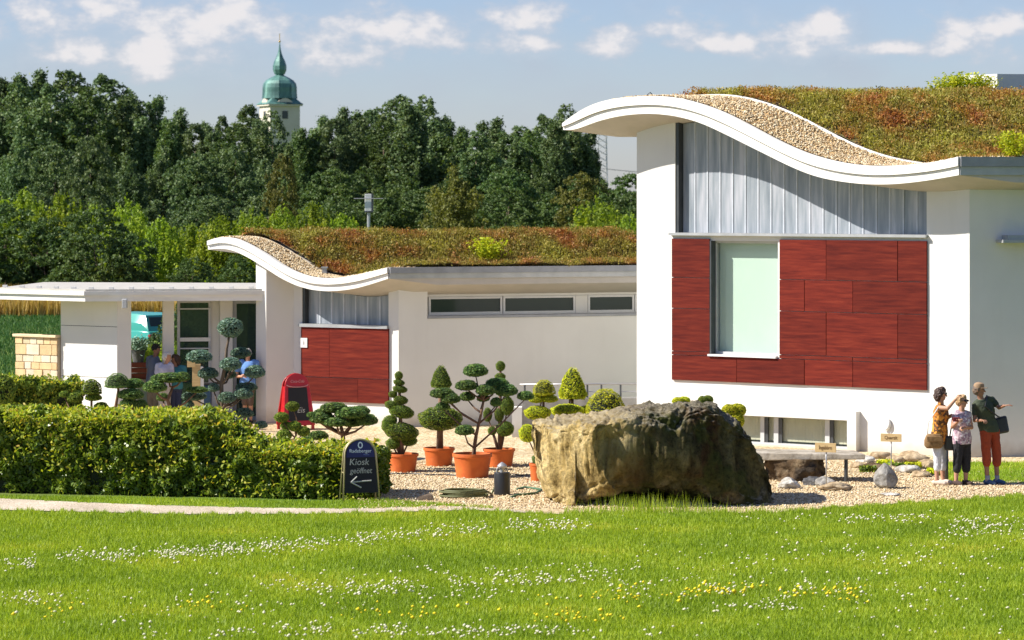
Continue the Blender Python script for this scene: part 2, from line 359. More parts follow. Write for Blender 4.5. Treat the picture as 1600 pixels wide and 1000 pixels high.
M_leafbright = leafmat('bright_shrub_leaves', [(0.000, (0.099, 0.171, 0.017)), (0.500, (0.235, 0.319, 0.028)), (1.000, (0.441, 0.451, 0.056))], 0.4, patch=0.5, pscale=0.3)
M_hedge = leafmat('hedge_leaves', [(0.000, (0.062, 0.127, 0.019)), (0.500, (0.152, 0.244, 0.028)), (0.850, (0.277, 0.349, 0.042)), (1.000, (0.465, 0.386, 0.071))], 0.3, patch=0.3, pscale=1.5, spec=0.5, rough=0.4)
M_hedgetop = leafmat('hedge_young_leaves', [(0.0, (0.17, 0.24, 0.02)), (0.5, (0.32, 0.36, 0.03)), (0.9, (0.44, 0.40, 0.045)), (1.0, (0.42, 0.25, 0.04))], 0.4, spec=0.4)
M_yew = leafmat('yew_green', [(0.000, (0.066, 0.131, 0.021)), (0.500, (0.165, 0.248, 0.034)), (1.000, (0.362, 0.418, 0.058))], 0.2)
M_pine = leafmat('pine_green', [(0.000, (0.050, 0.119, 0.037)), (0.500, (0.122, 0.218, 0.061)), (1.000, (0.287, 0.381, 0.111))], 0.2)
M_bluepine = leafmat('blue_grey_pine', [(0.000, (0.068, 0.135, 0.098)), (0.500, (0.150, 0.247, 0.188)), (1.000, (0.315, 0.420, 0.330))], 0.15)
M_lime = leafmat('lime_topiary', [(0.000, (0.232, 0.295, 0.017)), (0.500, (0.520, 0.565, 0.029)), (1.000, (0.900, 0.859, 0.063))], 0.25)
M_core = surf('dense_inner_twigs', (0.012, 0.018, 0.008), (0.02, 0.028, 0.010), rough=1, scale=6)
M_bark = surf('bark', (0.085, 0.06, 0.04), (0.17, 0.125, 0.09), scale=6, rough=0.95, bump=0.5, stretch=(1, 1, .3))
M_birchbark = surf('birch_bark', (0.55, 0.52, 0.47), (0.28, 0.26, 0.23), scale=4, rough=0.8)
M_redbark = surf('reddish_bark', (0.12, 0.06, 0.035), (0.20, 0.12, 0.075), scale=9, rough=0.9, bump=.4)
M_terra = surf('terracotta', (0.60, 0.135, 0.018), (0.50, 0.10, 0.014), scale=3, rough=0.7, c3=(0.58, 0.17, 0.04), lo=.3, hi=.75, bump=.1)
M_soil = surf('pot_soil', (0.05, 0.035, 0.025), (0.08, 0.055, 0.035), rough=1, scale=20)
def rockmat(name, stops, scale=1.2, stretch=(1, 1, 1), bump=0.6, moss=None, bscale=7):
    m, N = newmat(name); tc = N.n('ShaderNodeTexCoord'); mp = N.n('ShaderNodeMapping', i_Vector=tc.outputs['Object']); mp.inputs['Scale'].default_value = stretch
    a = N.n('ShaderNodeTexNoise', i_Vector=mp.outputs[0], i_Scale=scale, i_Detail=9.0, i_Roughness=0.68)
    col = N.ramp(a.outputs[0], stops)
    if moss:
        g = N.n('ShaderNodeTexNoise', i_Vector=mp.outputs[0], i_Scale=scale * 0.8, i_Detail=5.0); g.inputs['Distortion'].default_value = 1.2
        fa = N.ramp(g.outputs[0], [(0.5, 0.0), (0.62, 0.75)])
        col = N.mix(fa, col, moss)
    b = N.n('ShaderNodeTexNoise', i_Vector=tc.outputs['Object'], i_Scale=bscale, i_Detail=10.0, i_Roughness=0.72)
    pr = N.n('ShaderNodeBsdfPrincipled', i_Roughness=0.92); pr.inputs['Specular IOR Level'].default_value = 0.2
    dk = N.ramp(b.outputs[0], [(0.34, (0.5, 0.47, 0.43)), (0.52, (1, 1, 1)), (0.7, (1.22, 1.2, 1.15))])
    N.link(N.mix(1.0, col, dk, 'MULTIPLY'), pr.inputs['Base Color'])
    bp = N.n('ShaderNodeBump', i_Height=b.outputs[0], i_Strength=bump, i_Distance=0.09); N.link(bp.outputs[0], pr.inputs['Normal'])
    N.link(pr.outputs[0], N.n('ShaderNodeOutputMaterial').inputs[0]); return m
M_rock_grey = rockmat('grey_rock', [(0.3, (0.16, 0.155, 0.15)), (0.5, (0.30, 0.29, 0.27)), (0.7, (0.42, 0.40, 0.37))], 1.6)
M_rock_pale = rockmat('pale_rock', [(0.3, (0.34, 0.32, 0.28)), (0.5, (0.50, 0.48, 0.44)), (0.7, (0.62, 0.60, 0.56))], 2)
M_rock_tan = rockmat('tan_rock', [(0.3, (0.26, 0.18, 0.10)), (0.5, (0.42, 0.32, 0.20)), (0.7, (0.54, 0.44, 0.30))], 2)
M_rock_dark = rockmat('dark_rock', [(0.3, (0.045, 0.045, 0.05)), (0.5, (0.10, 0.10, 0.105)), (0.7, (0.17, 0.17, 0.17))], 2)
M_rock_brown = rockmat('brown_rock', [(0.3, (0.05, 0.03, 0.015)), (0.5, (0.14, 0.095, 0.055)), (0.7, (0.28, 0.22, 0.14))], 2.2, moss=(0.04, 0.035, 0.03), bump=1.0)
M_slab = rockmat('slab_stone', [(0.3, (0.24, 0.21, 0.17)), (0.5, (0.38, 0.34, 0.28)), (0.7, (0.48, 0.44, 0.38))], 3, bump=.4)
def plain(name, c, rough=0.6, metal=0.0, c2=None, scale=8): return surf(name, c, c2, rough=rough, metal=metal, scale=scale)
M_chalk = plain('chalk', (0.45, 0.45, 0.42), 1); M_steel = plain('galvanised_steel', (0.45, 0.45, 0.46), 0.4, 0.6)
M_black = plain('black_plastic', (0.02, 0.02, 0.022), 0.4)
# ================================================================ ground
def flat(name, poly, z, mat, kind='structure'):
    from mathutils.geometry import tessellate_polygon
    vs = [Vector((p[0], p[1], z)) for p in poly]
    tr = tessellate_polygon([vs]); me = bpy.data.meshes.new(name)
    me.from_pydata([tuple(v) for v in vs], [], [tuple(t) for t in tr]); me.update()
    bm = bmesh.new(); bm.from_mesh(me)
    bmesh.ops.recalc_face_normals(bm, faces=bm.faces)
    if bm.faces and sum(f.normal.z for f in bm.faces) < 0: bmesh.ops.reverse_faces(bm, faces=bm.faces)
    bm.to_mesh(me); bm.free()
    return tag(link(name, me, mat), kind=kind)
def gp(pts): return [G(x, y)[:2] for x, y in pts]
M_field = surf('meadow_ground', (0.06, 0.12, 0.02), (0.10, 0.15, 0.03), scale=0.15, rough=1, c3=(0.15, 0.17, 0.05), lo=.3, hi=.7, spec=.1)
flat('ground', [(-1500, -400), (1500, -400), (1500, 2500), (-1500, 2500)], -0.02, M_field)
LAWN_EDGE = [(-260, 800), (0, 797), (130, 800), (300, 804), (500, 803), (740, 797), (850, 803), (1000, 801), (1210, 801), (1330, 791), (1460, 783), (1600, 773), (1900, 752)]
PATH_TOP = [(-260, 774), (0, 779), (100, 784), (250, 790), (420, 794), (560, 795), (700, 791), (800, 796)]
lawn = [(-14, 20), (16, 20)] + gp(LAWN_EDGE[::-1])
flat('lawn_ground', lawn, -0.008, M_lawnsoil)
flat('path', gp(LAWN_EDGE[:7]) + gp(PATH_TOP[::-1]), 0.006, M_path)
GRAVEL = gp([(590, 786), (700, 792), (800, 797), (850, 803), (1000, 801), (1210, 801), (1330, 791), (1460, 783), (1600, 773), (1900, 752)]) + gp([(1900, 722), (1500, 700), (1000, 668), (620, 650), (400, 640), (100, 640), (-100, 650)]) + gp([(-100, 735), (300, 745), (520, 770)])
flat('gravel_bed', GRAVEL, 0.0, M_gravel)
flat('verge', gp([(-260, 771), (200, 778), (480, 784), (600, 781), (760, 792)]) + gp([(700, 791), (560, 795), (420, 794), (250, 790), (100, 784), (0, 779), (-260, 774)]), 0.004, M_lawnsoil)
flat('lawn_beside_wall', gp([(1480, 752), (1560, 755), (1900, 752), (1900, 726), (1600, 724), (1540, 723), (1490, 728)]), 0.010, M_lawnsoil)

# ================================================================ roofs and walls
def smooth_profile(fr, n, top, bot, M=70):
    a = np.array([fr.tz(x, y, n) for x, y in top]); b = np.array([fr.tz(x, y, n) for x, y in bot])
    t = np.linspace(a[0, 0], a[-1, 0], M)
    def f(c):
        z = np.interp(t, c[:, 0], c[:, 1])
        for _ in range(5):
            z2 = z.copy(); z2[1:-1] = (z[:-2] + 2 * z[1:-1] + z[2:]) / 4; z = z2
        return z
    return t, f(a), f(b)
def humps(x, y): return .07 * noise.noise(Vector((x * 1.1, y * 1.1, 1))) + .045 * noise.noise(Vector((x * 3.2, y * 3.2, 4)))
class Roof:
    def __init__(s, fr, n, top, bot, udeg, L, curb, drop=0.14):
        s.fr = fr; s.n = n; s.t, s.zt, s.zb = smooth_profile(fr, n, top, bot)
        a = math.radians(udeg); s.u = Vector((math.cos(a), math.sin(a), 0)); s.L = L; s.curb = curb; s.drop = drop
        s.ks = 1.0 / -(s.u.dot(fr.n)); s.kt = s.ks * s.u.dot(fr.d)
    def p(s, i, sd, dz=0.0, bottom=False):
        q = s.fr.p(s.t[i], s.n, (s.zb if bottom else s.zt)[i]) + s.u * sd; q.z += dz
        if bottom: q.z -= s.drop * min(1.0, max(0, sd) / 1.1)
        return q
    def under(s, t, n):
        """height of the soffit above facade position t at offset n"""
        k = s.n - n; sd = k * s.ks; tt = t - k * s.kt
        return float(np.interp(tt, s.t, s.zb)) - s.drop * min(1.0, max(0, sd) / 1.1)
    def top_at(s, tt, sd):
        i = np.interp(tt, s.t, s.zt); return i
    def build(s, parent, who):
        M = len(s.t)
        mb = MB()     # slab
        S = [0.02, 0.4, 1.1, s.L]
        rings = []
        for i in range(M): rings.append([s.p(i, x, -0.03) for x in S] + [s.p(i, x, 0, True) for x in S[::-1]])
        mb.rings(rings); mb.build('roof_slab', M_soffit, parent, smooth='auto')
        g = MB(); rows = [0.06 + (s.curb - 0.08) * k / 14 for k in range(15)]
        vs = []; fs = []
        for i in range(M):
            for j, x in enumerate(rows):
                q = s.p(i, x, 0.035); q.z += 0.018 * noise.noise(q * 9) * (0 < j < 14); vs.append(q)
        for i in range(M - 1):
            for j in range(14): a = i * 15 + j; fs.append((a, a + 1, a + 16, a + 15))
        g.add(vs, fs); gs = g.build('gravel_strip', M_roofgravel, parent, smooth=True)
        c = MB(); ch_ = .075 if who == 'tall' else .05; c.rings([[s.p(i, s.curb, -0.02), s.p(i, s.curb, ch_), s.p(i, s.curb + 0.02, ch_), s.p(i, s.curb + 0.02, -0.02)] for i in range(M)])
        c.build('edge_strip', M_fascia if who == 'tall' else M_peb, parent, smooth='auto')
        # fascia in two bands, the upper one proud, with a cap
        def band(f0, f1, n0, n1, nm, m, a=0, b=M):
            w = MB(); rs = []
            for i in range(a, b):
                h = s.zt[i] - s.zb[i]; z1 = s.zt[i] + 0.03 - f0 * (h + 0.03); z0 = s.zt[i] + 0.03 - f1 * (h + 0.03)
                rs.append([s.fr.p(s.t[i], s.n + n0, z0), s.fr.p(s.t[i], s.n + n1, z0), s.fr.p(s.t[i], s.n + n1, z1), s.fr.p(s.t[i], s.n + n0, z1)])
            w.rings(rs); return w.build(nm, m, parent, smooth='auto')
        cuts = [0, M // 6, 3 * M // 5, M - 3, M - 1] if who == 'low' else [0, M // 5, M // 2, M - 5, M - 1]
        for a, b in zip(cuts[:-1], cuts[1:]):
            if b == M - 1: b = M - 1
            band(0.0, 0.50, -0.06, 0.065, 'upper_fascia', M_fascia, a, b + 1 if b == M - 1 else b + 1)
        band(0.525, 1.0, -0.02, 0.025, 'lower_fascia', M_fascia)
        # eave along the extrusion direction
        e = M - 1; q0 = s.fr.p(s.t[e], s.n, 0); out = Vector((s.u.y, -s.u.x, 0))
        zt, zb = s.zt[e] + 0.03, s.zb[e]; h = zt - zb
        def ebox(nm, m, o0, o1, z0, z1, s0=0.0):
            w = MB(); A = q0 + s.u * s0; B = q0 + s.u * s.L
            w.hexa([A + out * o0 + Vector((0, 0, z0)), B + out * o0 + Vector((0, 0, z0)), B + out * o1 + Vector((0, 0, z0)), A + out * o1 + Vector((0, 0, z0)),
                    A + out * o0 + Vector((0, 0, z1)), B + out * o0 + Vector((0, 0, z1)), B + out * o1 + Vector((0, 0, z1)), A + out * o1 + Vector((0, 0, z1))])
            return w.build(nm, m, parent)
        ebox('gutter', M_gutter, 0.0, 0.09, zb + h * 0.47, zt, 0.01)
        ebox('eave_board', M_zinc, -0.02, 0.04, zb, zb + h * 0.46, 0.01)
        return gs
    def planting(s, parent, count, stop=1.0, seed=1, gap=None):
        rng = np.random.default_rng(seed); M = len(s.t)
        # soil sheet
        NS = 60; rows = np.linspace(s.curb + 0.04, s.L, NS); vs = []; fs = []
        for i in range(M):
            for x in rows:
                q = s.p(i, x); q.z += 0.075 + max(-.05, humps(q.x, q.y)); vs.append(q)
        for i in range(M - 1):
            for j in range(NS - 1): a = i * NS + j; fs.append((a, a + 1, a + NS + 1, a + NS))
        w = MB(); w.add(vs, fs); w.build('roof_soil', M_sedumsoil, parent, smooth=True)
        tt = rng.uniform(s.t[0], s.t[-1] - 0.03, count); sd = s.curb + 0.06 + (s.L * stop - s.curb - 0.1) * rng.uniform(0, 1, count)
        zz = np.interp(tt, s.t, s.zt)
        O = np.array(s.fr.O + s.fr.n * s.n); C = O + tt[:, None] * np.array(s.fr.d) + sd[:, None] * np.array(s.u); C[:, 2] = zz + 0.07 + np.maximum(-.05, np.repeat(np.array([humps(c[0], c[1]) for c in C[::1]]), 1))
        hum = np.array([noise.noise(Vector((c[0] * 1.6, c[1] * 1.6, 0))) + 0.6 * noise.noise(Vector((c[0] * 5, c[1] * 5, 3))) for c in C[::8]])
        hum = np.repeat(hum, 8)[:count]
        rng2 = np.random.default_rng(seed + 1)
        # clustered cushions
        nc = count // 26; cc = C[rng2.integers(0, count, nc)]
        per = 18; CC = np.repeat(cc, per, 0) + np.clip(rng2.normal(size=(nc * per, 3)), -2, 2) * np.array([0.10, 0.10, 0.035]); CC[:, 2] += 0.05 + np.repeat(rng2.uniform(0, .07, nc), per)
        V1, Q1 = cards(C + np.array([0, 0, 1]) * (0.015 + 0.05 * np.clip(hum, 0, 1))[:, None], 0.035, rng, 0.6)
        V2, Q2 = cards(CC, 0.03, rng, 0.5)
        nb = count // 3; idx = rng.integers(0, count, nb); V3, T3 = blades(C[idx], 0.15, 0.014, rng, 0.5)
        T3q = np.concatenate([T3, T3[:, 2:3]], 1)
        V3b = V3.reshape(-1, 3, 3); V3q = np.stack([V3b[:, 0], V3b[:, 1], V3b[:, 2] + [0.004, 0, 0], V3b[:, 2]], 1).reshape(-1, 3)
        V = np.concatenate([V1, V2, V3q]); Q = np.arange(len(V)).reshape(-1, 4)
        me = raw_mesh('sedum', V, Q, 4); return tag(link('sedum', me, M_sedum, parent), kind='stuff')
def pebbles_on(roof, n, seed, parent):
    rng = np.random.default_rng(seed); tt = rng.uniform(roof.t[0] + .05, roof.t[-1] - 0.05, n); sd = rng.uniform(0.05, roof.curb - 0.02, n)
    O = np.array(roof.fr.O + roof.fr.n * roof.n); C = O + tt[:, None] * np.array(roof.fr.d) + sd[:, None] * np.array(roof.u)
    C[:, 2] = np.interp(tt, roof.t, roof.zt) + 0.045; return octas(C, 0.022, rng, 'roof_pebbles', parent)
OCT = np.array([[1, 0, 0], [0, 1, 0], [-1, 0, 0], [0, -1, 0], [0, 0, 0.7], [0, 0, -0.7]], float)
OCF = np.array([[0, 1, 4], [1, 2, 4], [2, 3, 4], [3, 0, 4], [1, 0, 5], [2, 1, 5], [3, 2, 5], [0, 3, 5]])
def octas(C, r, rng, name, parent=None, mat=None):
    n = len(C); s = r * rng.uniform(0.5, 1.4, n); a = rng.uniform(0, PI, n)
    sc = rng.uniform(0.7, 1.3, (n, 1, 3)); v = OCT[None] * sc; ca, sa = np.cos(a)[:, None], np.sin(a)[:, None]
    x = v[:, :, 0] * ca - v[:, :, 1] * sa; y = v[:, :, 0] * sa + v[:, :, 1] * ca
    v = np.stack([x, y, v[:, :, 2]], 2) * s[:, None, None] + C[:, None]
    f = OCF[None] + (np.arange(n) * 6)[:, None, None]
    me = raw_mesh(name, v.reshape(-1, 3), f.reshape(-1, 3), 3); return tag(link(name, me, mat or M_pebble, parent), kind='stuff')
def colwall(mb, fr, t0, t1, n0, n1, z0, roof, steps=10, up=0.03):
    for k in range(steps):
        a = t0 + (t1 - t0) * k / steps; b = t0 + (t1 - t0) * (k + 1) / steps
        za0, zb0 = roof.under(a, n1) + up, roof.under(b, n1) + up; za1, zb1 = roof.under(a, n0) + up, roof.under(b, n0) + up
        mb.hexa([fr.p(a, n1, z0), fr.p(b, n1, z0), fr.p(b, n0, z0), fr.p(a, n0, z0), fr.p(a, n1, za0), fr.p(b, n1, zb0), fr.p(b, n0, zb1), fr.p(a, n0, za1)])
def wall_open(mb, fr, t0, t1, n0, n1, z0, z1, ops):
    ts = sorted({t0, t1, *[o[0] for o in ops], *[o[1] for o in ops]}); ts = [t for t in ts if t0 <= t <= t1]
    for a, b in zip(ts[:-1], ts[1:]):
        segs = sorted((o[2], o[3]) for o in ops if o[0] <= a + 1e-6 and o[1] >= b - 1e-6); z = z0
        for s0, s1 in segs:
            if s0 > z: fr.box(mb, a, b, n0, n1, z, s0)
            z = s1
        if z < z1: fr.box(mb, a, b, n0, n1, z, z1)

# ---------------------------------------------------------------- tall building on the right
F1 = Fr(1515, 61.0, -36.8); F1R = Fr(1515, 61.0, 11)
TOP1 = [(881, 195), (890, 188), (898, 181.5), (920, 168), (937, 162), (954, 157.5), (975, 154.5), (996, 153), (1022, 152), (1049, 153), (1083, 160), (1122, 173), (1150, 186), (1178, 201), (1200, 213), (1231, 229), (1262, 242), (1293, 251.5), (1333, 259.5), (1370, 262), (1417, 260.5), (1463, 256), (1499, 247.5)]
BOT1 = [(881, 203), (891, 207.5), (926, 192), (954, 184), (982, 179), (1018, 177), (1049, 180), (1074, 185), (1102, 194), (1150, 217.6), (1192, 238.6), (1240, 262.5), (1274, 276), (1308, 283), (1349, 288), (1392, 288.5), (1432, 284.7), (1470, 279), (1499, 273.6)]
tall = thing('exhibition_building', 'tall white building with high wavy green roof and large red wood panelled facade', 'building', F1.O)
R1 = Roof(F1, 0.75, TOP1, BOT1, 8, 13.0, 1.27)
R1.build(tall, 'tall'); R1.planting(tall, 90000, 1.0, 3); pebbles_on(R1, 9000, 5, tall)
T = F1.t
tL, tR = T(995), 0.0; tc0, tc1 = T(1055), T(1448)
zs = F1.z(1050, 366); zsr = zs
w = MB()
big = (T(1111), T(1215.5), F1.z(1111, 553), F1.z(1111, 376))
low_t0, low_t1 = T(1120), T(1330); low_z0, low_z1 = 0.03, F1.z(1328, 656)
wall_open(w, F1, tc0, tc1, -0.4, 0.0, 0.0, zs - 0.02, [big, (low_t0, low_t1, low_z0, low_z1)])
colwall(w, F1, tL, tc0, -0.4, 0.0, 0.0, R1, 6); colwall(w, F1, tc1, tR, -0.4, 0.0, 0.0, R1, 4)
w.build('facade_wall', M_plaster, tall)
w = MB(); F1R.box(w, 0.002, 9.0, -0.4, -0.003, 0.0, R1.zb[-1] - 0.13)
w.build('side_wall', M_plaster, tall)
# left return wall behind the pier and inner dark backing
w = MB(); F1.box(w, tL, tL + 0.4, -9, -0.4, 0, R1.under(tL, 0) - 0.5); w.build('rear_wall', M_plaster, tall)
w = MB(); colwall(w, F1, tc0, tc1, -1.0, -0.9, zs - 0.1, R1, 20, up=-0.02); w.build('inner_wall', M_darkframe, tall)
w = MB(); F1.box(w, tc0 - 0.10, tc1 + 0.03, -0.05, 0.10, zs - 0.02, zs + 0.035); w.build('flashing', M_zinc, tall)
w = MB(); colwall(w, F1, tc0, tc0 + 0.07, -0.38, -0.02, zs + 0.035, R1, 1); w.build('dark_jamb', M_darkframe, tall)
NPAN = 19; pw = (tc1 - tc0 - 0.07) / NPAN
for i in range(NPAN):
    a = tc0 + 0.07 + i * pw; p_ = MB()
    colwall(p_, F1, a + 0.012, a + pw - 0.012, -0.22, -0.17, zs + 0.035, R1, 2, up=-0.01); po = p_.build('panel', M_profilit, tall)
    r_ = MB(); colwall(r_, F1, a + pw - 0.016, a + pw + 0.016, -0.20, -0.158, zs + 0.035, R1, 1, up=-0.01); r_.build('glazing_bar', M_rib, tall)
def x3(z): return 1030 + z / 2.7034
def y3(z): return 350 + z / 2.7027
def panelling(fr, parent, rows, ref, n0=0.004, n1=0.045, g=0.006):
    for (ya, yb, cells) in rows:
        za, zb = fr.z(ref, ya), fr.z(ref, yb)
        for (xa, xb) in cells:
            ta, tb = fr.t(xa, n1), fr.t(xb, n1); m = MB(); k = random.uniform(-0.004, 0.006)
            fr.box(m, ta + g, tb - g, n0, n1 + k, zb + g, za - g); m.build('panel', M_wood, parent)
a_, b_, c_, d_, e_ = x3(52), x3(213), x3(507), x3(705), x3(1007); f_, g_, h_, i_ = x3(1130), x3(613), x3(817), x3(327)
panelling(F1, tall, [(y3(60), y3(225), [(a_, b_), (c_, d_), (d_, e_), (e_, f_)]), (y3(225), y3(355), [(a_, b_), (c_, g_), (g_, h_), (h_, f_)]),
                     (y3(355), y3(535), [(a_, b_), (c_, d_), (d_, e_), (e_, f_)]), (y3(551), y3(658), [(a_, i_), (i_, g_), (g_, h_), (h_, f_)])], 1050)
panelling(F1, tall, [(y3(535), y3(551), [(a_, b_), (c_, h_), (h_, f_)])], 1050)
w = MB(); F1.box(w, F1.t(a_) - 0.01, F1.t(f_) + 0.008, 0.001, 0.003, F1.z(1050, 592), zs - 0.02); 
def window(fr, parent, t0, t1, z0, z1, n, pane, frame, fw=0.05, mull=(), depth=0.06, back=None, sill=None):
    f = MB(); fr.box(f, t0, t0 + fw, n - depth, n, z0, z1); fr.box(f, t1 - fw, t1, n - depth, n, z0, z1)
    fr.box(f, t0 + fw, t1 - fw, n - depth, n, z1 - fw, z1); fr.box(f, t0 + fw, t1 - fw, n - depth, n, z0, z0 + fw)
    for (a, b) in mull: fr.box(f, a, b, n - depth, n, z0 + fw, z1 - fw)
    wo = f.build('window', frame, parent)
    cuts = [t0 + fw] + [x for ab in mull for x in ab] + [t1 - fw]
    for i in range(0, len(cuts), 2):
        p = MB(); fr.box(p, cuts[i], cuts[i + 1], n - depth + 0.015, n - depth + 0.025, z0 + fw, z1 - fw); p.build('pane', pane, wo)
    if sill: s = MB(); fr.box(s, *sill); s.build('sill', M_lightframe, wo)
    return wo
window(F1, tall, big[0], big[1], big[2], big[3], -0.12, M_glass_blind, M_greyframe, 0.05, sill=(big[0] - 0.03, big[1], -0.06, 0.09, big[2] - 0.04, big[2] + 0.0))
w = MB(); F1.box(w, big[0] + .05, big[1] - .05, -0.30, -0.26, big[2], big[3]); w.build('roller_blind', M_blind, tall)
w = MB(); F1.box(w, big[0] + 0.001, big[0] + 0.035, -0.11, 0.05, big[2], big[3]); w.build('reveal_shade', M_darkframe, tall)  # dark strip in place of the shade on the left reveal
# low window with a projecting white surround
lt = lambda px: F1.t(px, -0.12)
window(F1, tall, low_t0, low_t1, low_z0, low_z1, -0.12, M_glass_low, M_greyframe, 0.035,
       mull=[(lt(1188), lt(1194)), (lt(1209), lt(1216)), (lt(1289), lt(1296))])
for q in (1194.5, 1216.5, 1296.5):
    w = MB(); F1.box(w, lt(q) + .001, lt(q) + 0.07, -0.17, -0.135, low_z0, low_z1 - 0.04); w.build('dark_post', M_darkframe, tall)
w = MB(); nst = 40; wd = (low_t1 - low_t0) / nst
for i in range(nst):
    a = low_t0 + i * wd; F1.box(w, a, a + wd * 0.97, -0.222, -0.215, 0.1, low_z1 + 0.1)
w.build('vertical_blind', M_curtain, tall)
sz = F1.z(1340, 643, 0.10)
s1 = MB(); F1.box(s1, low_t0 - 0.05, F1.t(1340, .1), 0.002, 0.16, low_z1 + 0.0, sz); F1.box(s1, low_t1, F1.t(1340, .1), 0.002, 0.16, 0.0, low_z1)
s1.build('window_surround', M_plaster, tall)
# reading lamp shaped like a small bracket on the wall, and canopy shelf on the side wall
crescent_t, crescent_z = F1.t(1386), F1.z(1386, 661)
w = MB(); pts = []
for k in range(9):
    a = math.radians(-100 + k * 20); pts.append(F1.p(crescent_t + 0.10 * math.cos(a) - 0.03, 0.04, crescent_z + 0.125 * math.sin(a)))
w.tube(pts, [0.01, .022, .032, .038, .04, .036, .03, .02, .008], 8)
ml = w.build('wall_lamp', M_lightframe, None, smooth=True); tag(ml, 'small white crescent shaped lamp on the sunlit wall above a sign', 'wall lamp')
w = MB(); q = F1R.t(1567, 0.4); zc = F1R.z(1580, 372, .4); F1R.box(w, q, q + 3, -0.002, 0.42, zc - 0.09, zc - 0.03); F1R.box(w, q + 0.12, q + 3, -0.002, 0.34, zc - 0.03, zc + 0.05)
w.build('door_canopy', M_zinc, tall)
w = MB(); c = P(1558, 115.5, 71.0); w.prism([(c.x, c.y), (c.x + 4, c.y + .7), (c.x + 3.5, c.y + 2.5), (c.x - .62, c.y + .95)], c.z - .7, c.z)
w.build('roof_hatch', M_plaster, tall)
w = MB(); c = F1.p(F1.t(1007, .75), 0.55, F1.z(1007, 154, .75)); w.tube([c + Vector((-0.05, 0, 0)), c + Vector((-0.05, 0, .09)), c + Vector((0, 0, .13)), c + Vector((0.05, 0, .08))], 0.012, 6)
w.build('roof_hook', M_darkframe, tall)

# ---------------------------------------------------------------- low wing
F2 = Fr(623, 68.9, -30.6); F2R = Fr(623, 68.9, 21.8)
TOP2 = [(326, 378.5), (335, 375), (344, 373), (358, 372.3), (375, 376), (397, 387), (421, 401), (445, 417.5), (464, 427.5), (488, 435), (512, 437), (536, 435.5), (560, 431.5), (584, 426), (607, 420)]
BOT2 = [(326, 390), (340, 388.5), (351, 388.2), (368, 392), (392, 404), (416, 419.5), (440, 435), (464, 446.5), (488, 453), (512, 455.2), (536, 454), (560, 450), (584, 443), (607, 435.5)]
lowb = thing('low_wing', 'long low white wing with wavy green roof and narrow strip windows', 'building', F2.O)
R2 = Roof(F2, 0.6, TOP2, BOT2, 21.8, 9.5, 0.6)
R2.build(lowb, 'low'); R2.planting(lowb, 60000, 1.0, 9); pebbles_on(R2, 4200, 6, lowb)
T = F2.t
zs2 = F2.z(472, 509); u0, u1 = T(472), T(607)
w = MB(); F2.box(w, u0, u1, -0.4, 0, 0, zs2 - 0.02); colwall(w, F2, T(459), u0, -0.4, 0, 0, R2, 2); colwall(w, F2, u1, 0.0, -0.4, 0, 0, R2, 2)
w.build('facade_wall', M_plaster, lowb)
w = MB(); colwall(w, F2, u0, u1, -1.0, -.9, zs2 - .1, R2, 8, up=-.02); w.build('inner_wall', M_darkframe, lowb)
w = MB(); F2.box(w, u0 - 0.05, u1 + 0.01, -0.05, 0.08, zs2 - 0.02, zs2 + 0.05); w.build('flashing', M_zinc, lowb)
w = MB(); colwall(w, F2, u0, u0 + 0.06, -0.38, -0.02, zs2 + 0.05, R2, 1); w.build('dark_jamb', M_darkframe, lowb)
NP2 = 7; pw = (u1 - u0 - .06) / NP2
for i in range(NP2):
    a = u0 + .06 + i * pw; p_ = MB(); colwall(p_, F2, a + 0.012, a + pw - 0.012, -0.2, -0.15, zs2 + .05, R2, 1, up=-.01); p_.build('panel', M_profilit, lowb)
    r_ = MB(); colwall(r_, F2, a + pw - 0.02, a + pw + 0.02, -0.18, -0.14, zs2 + .05, R2, 1, up=-.01); r_.build('glazing_bar', M_rib, lowb)
panelling(F2, lowb, [(510, 588, [(470, 514.5), (514.5, 607)]), (588, 626, [(470, 559), (559, 607)])], 471)
# wing wall beside the entrance, its narrow end in the sun
A = F2.p(T(459), 0, 0); B = F2.p(F2.t(416, 0.52), 0.52, 0); C_ = F2.p(F2.t(400, 0.50), 0.50, 0); D_ = A + (C_ - B)
zw = [R2.under(T(459), 0), R2.under(F2.t(416, .52), .52), R2.under(F2.t(400, .5), .5), R2.under(T(450), 0.1)]
w = MB(); w.prism([A[:2], B[:2], C_[:2], D_[:2]], 0.0, [z + .01 for z in zw]); w.build('wing_wall', M_plaster, lowb)
w = MB(); tz0 = F2R.t(668); zsl = F2R.z(668, 498)
F2R.box(w, 0.002, tz0, -0.4, -0.003, 0, R2.zb[-1] - 0.125); F2R.box(w, tz0, 8.6, -0.4, -0.003, 0, zsl)
w.build('side_wall', M_plaster, lowb)
w = MB(); F2R.box(w, tz0, 8.6, -0.6, -0.42, zsl, R2.zb[-1] - 0.125)
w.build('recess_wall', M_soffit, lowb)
w = MB(); F2R.box(w, tz0, 8.6, -0.42, -0.28, F2R.z(700, 463.5, -.28), R2.zb[-1] - 0.135); w.build('lintel', M_plaster, lowb)
zt_, zb_ = F2R.z(700, 464, -.28), F2R.z(700, 491, -.28); f2 = lambda px: F2R.t(px, -.28)
for (a, b) in ((670, 785), (786.5, 899), (919, 991), (992, 1080)):
    window(F2R, lowb, f2(a), f2(b), zb_, zt_, -0.28, M_glass_dark, M_lightframe, 0.045)
w = MB(); F2R.box(w, f2(899) + .01, f2(919) - .01, -.41, -.285, zb_, zt_); w.build('window_pier', M_plaster, lowb)
w = MB(); F2R.box(w, tz0 + .005, 8.6, -0.28, 0.02, zsl + .002, zsl + 0.055); w.build('sill', M_gutter, lowb)
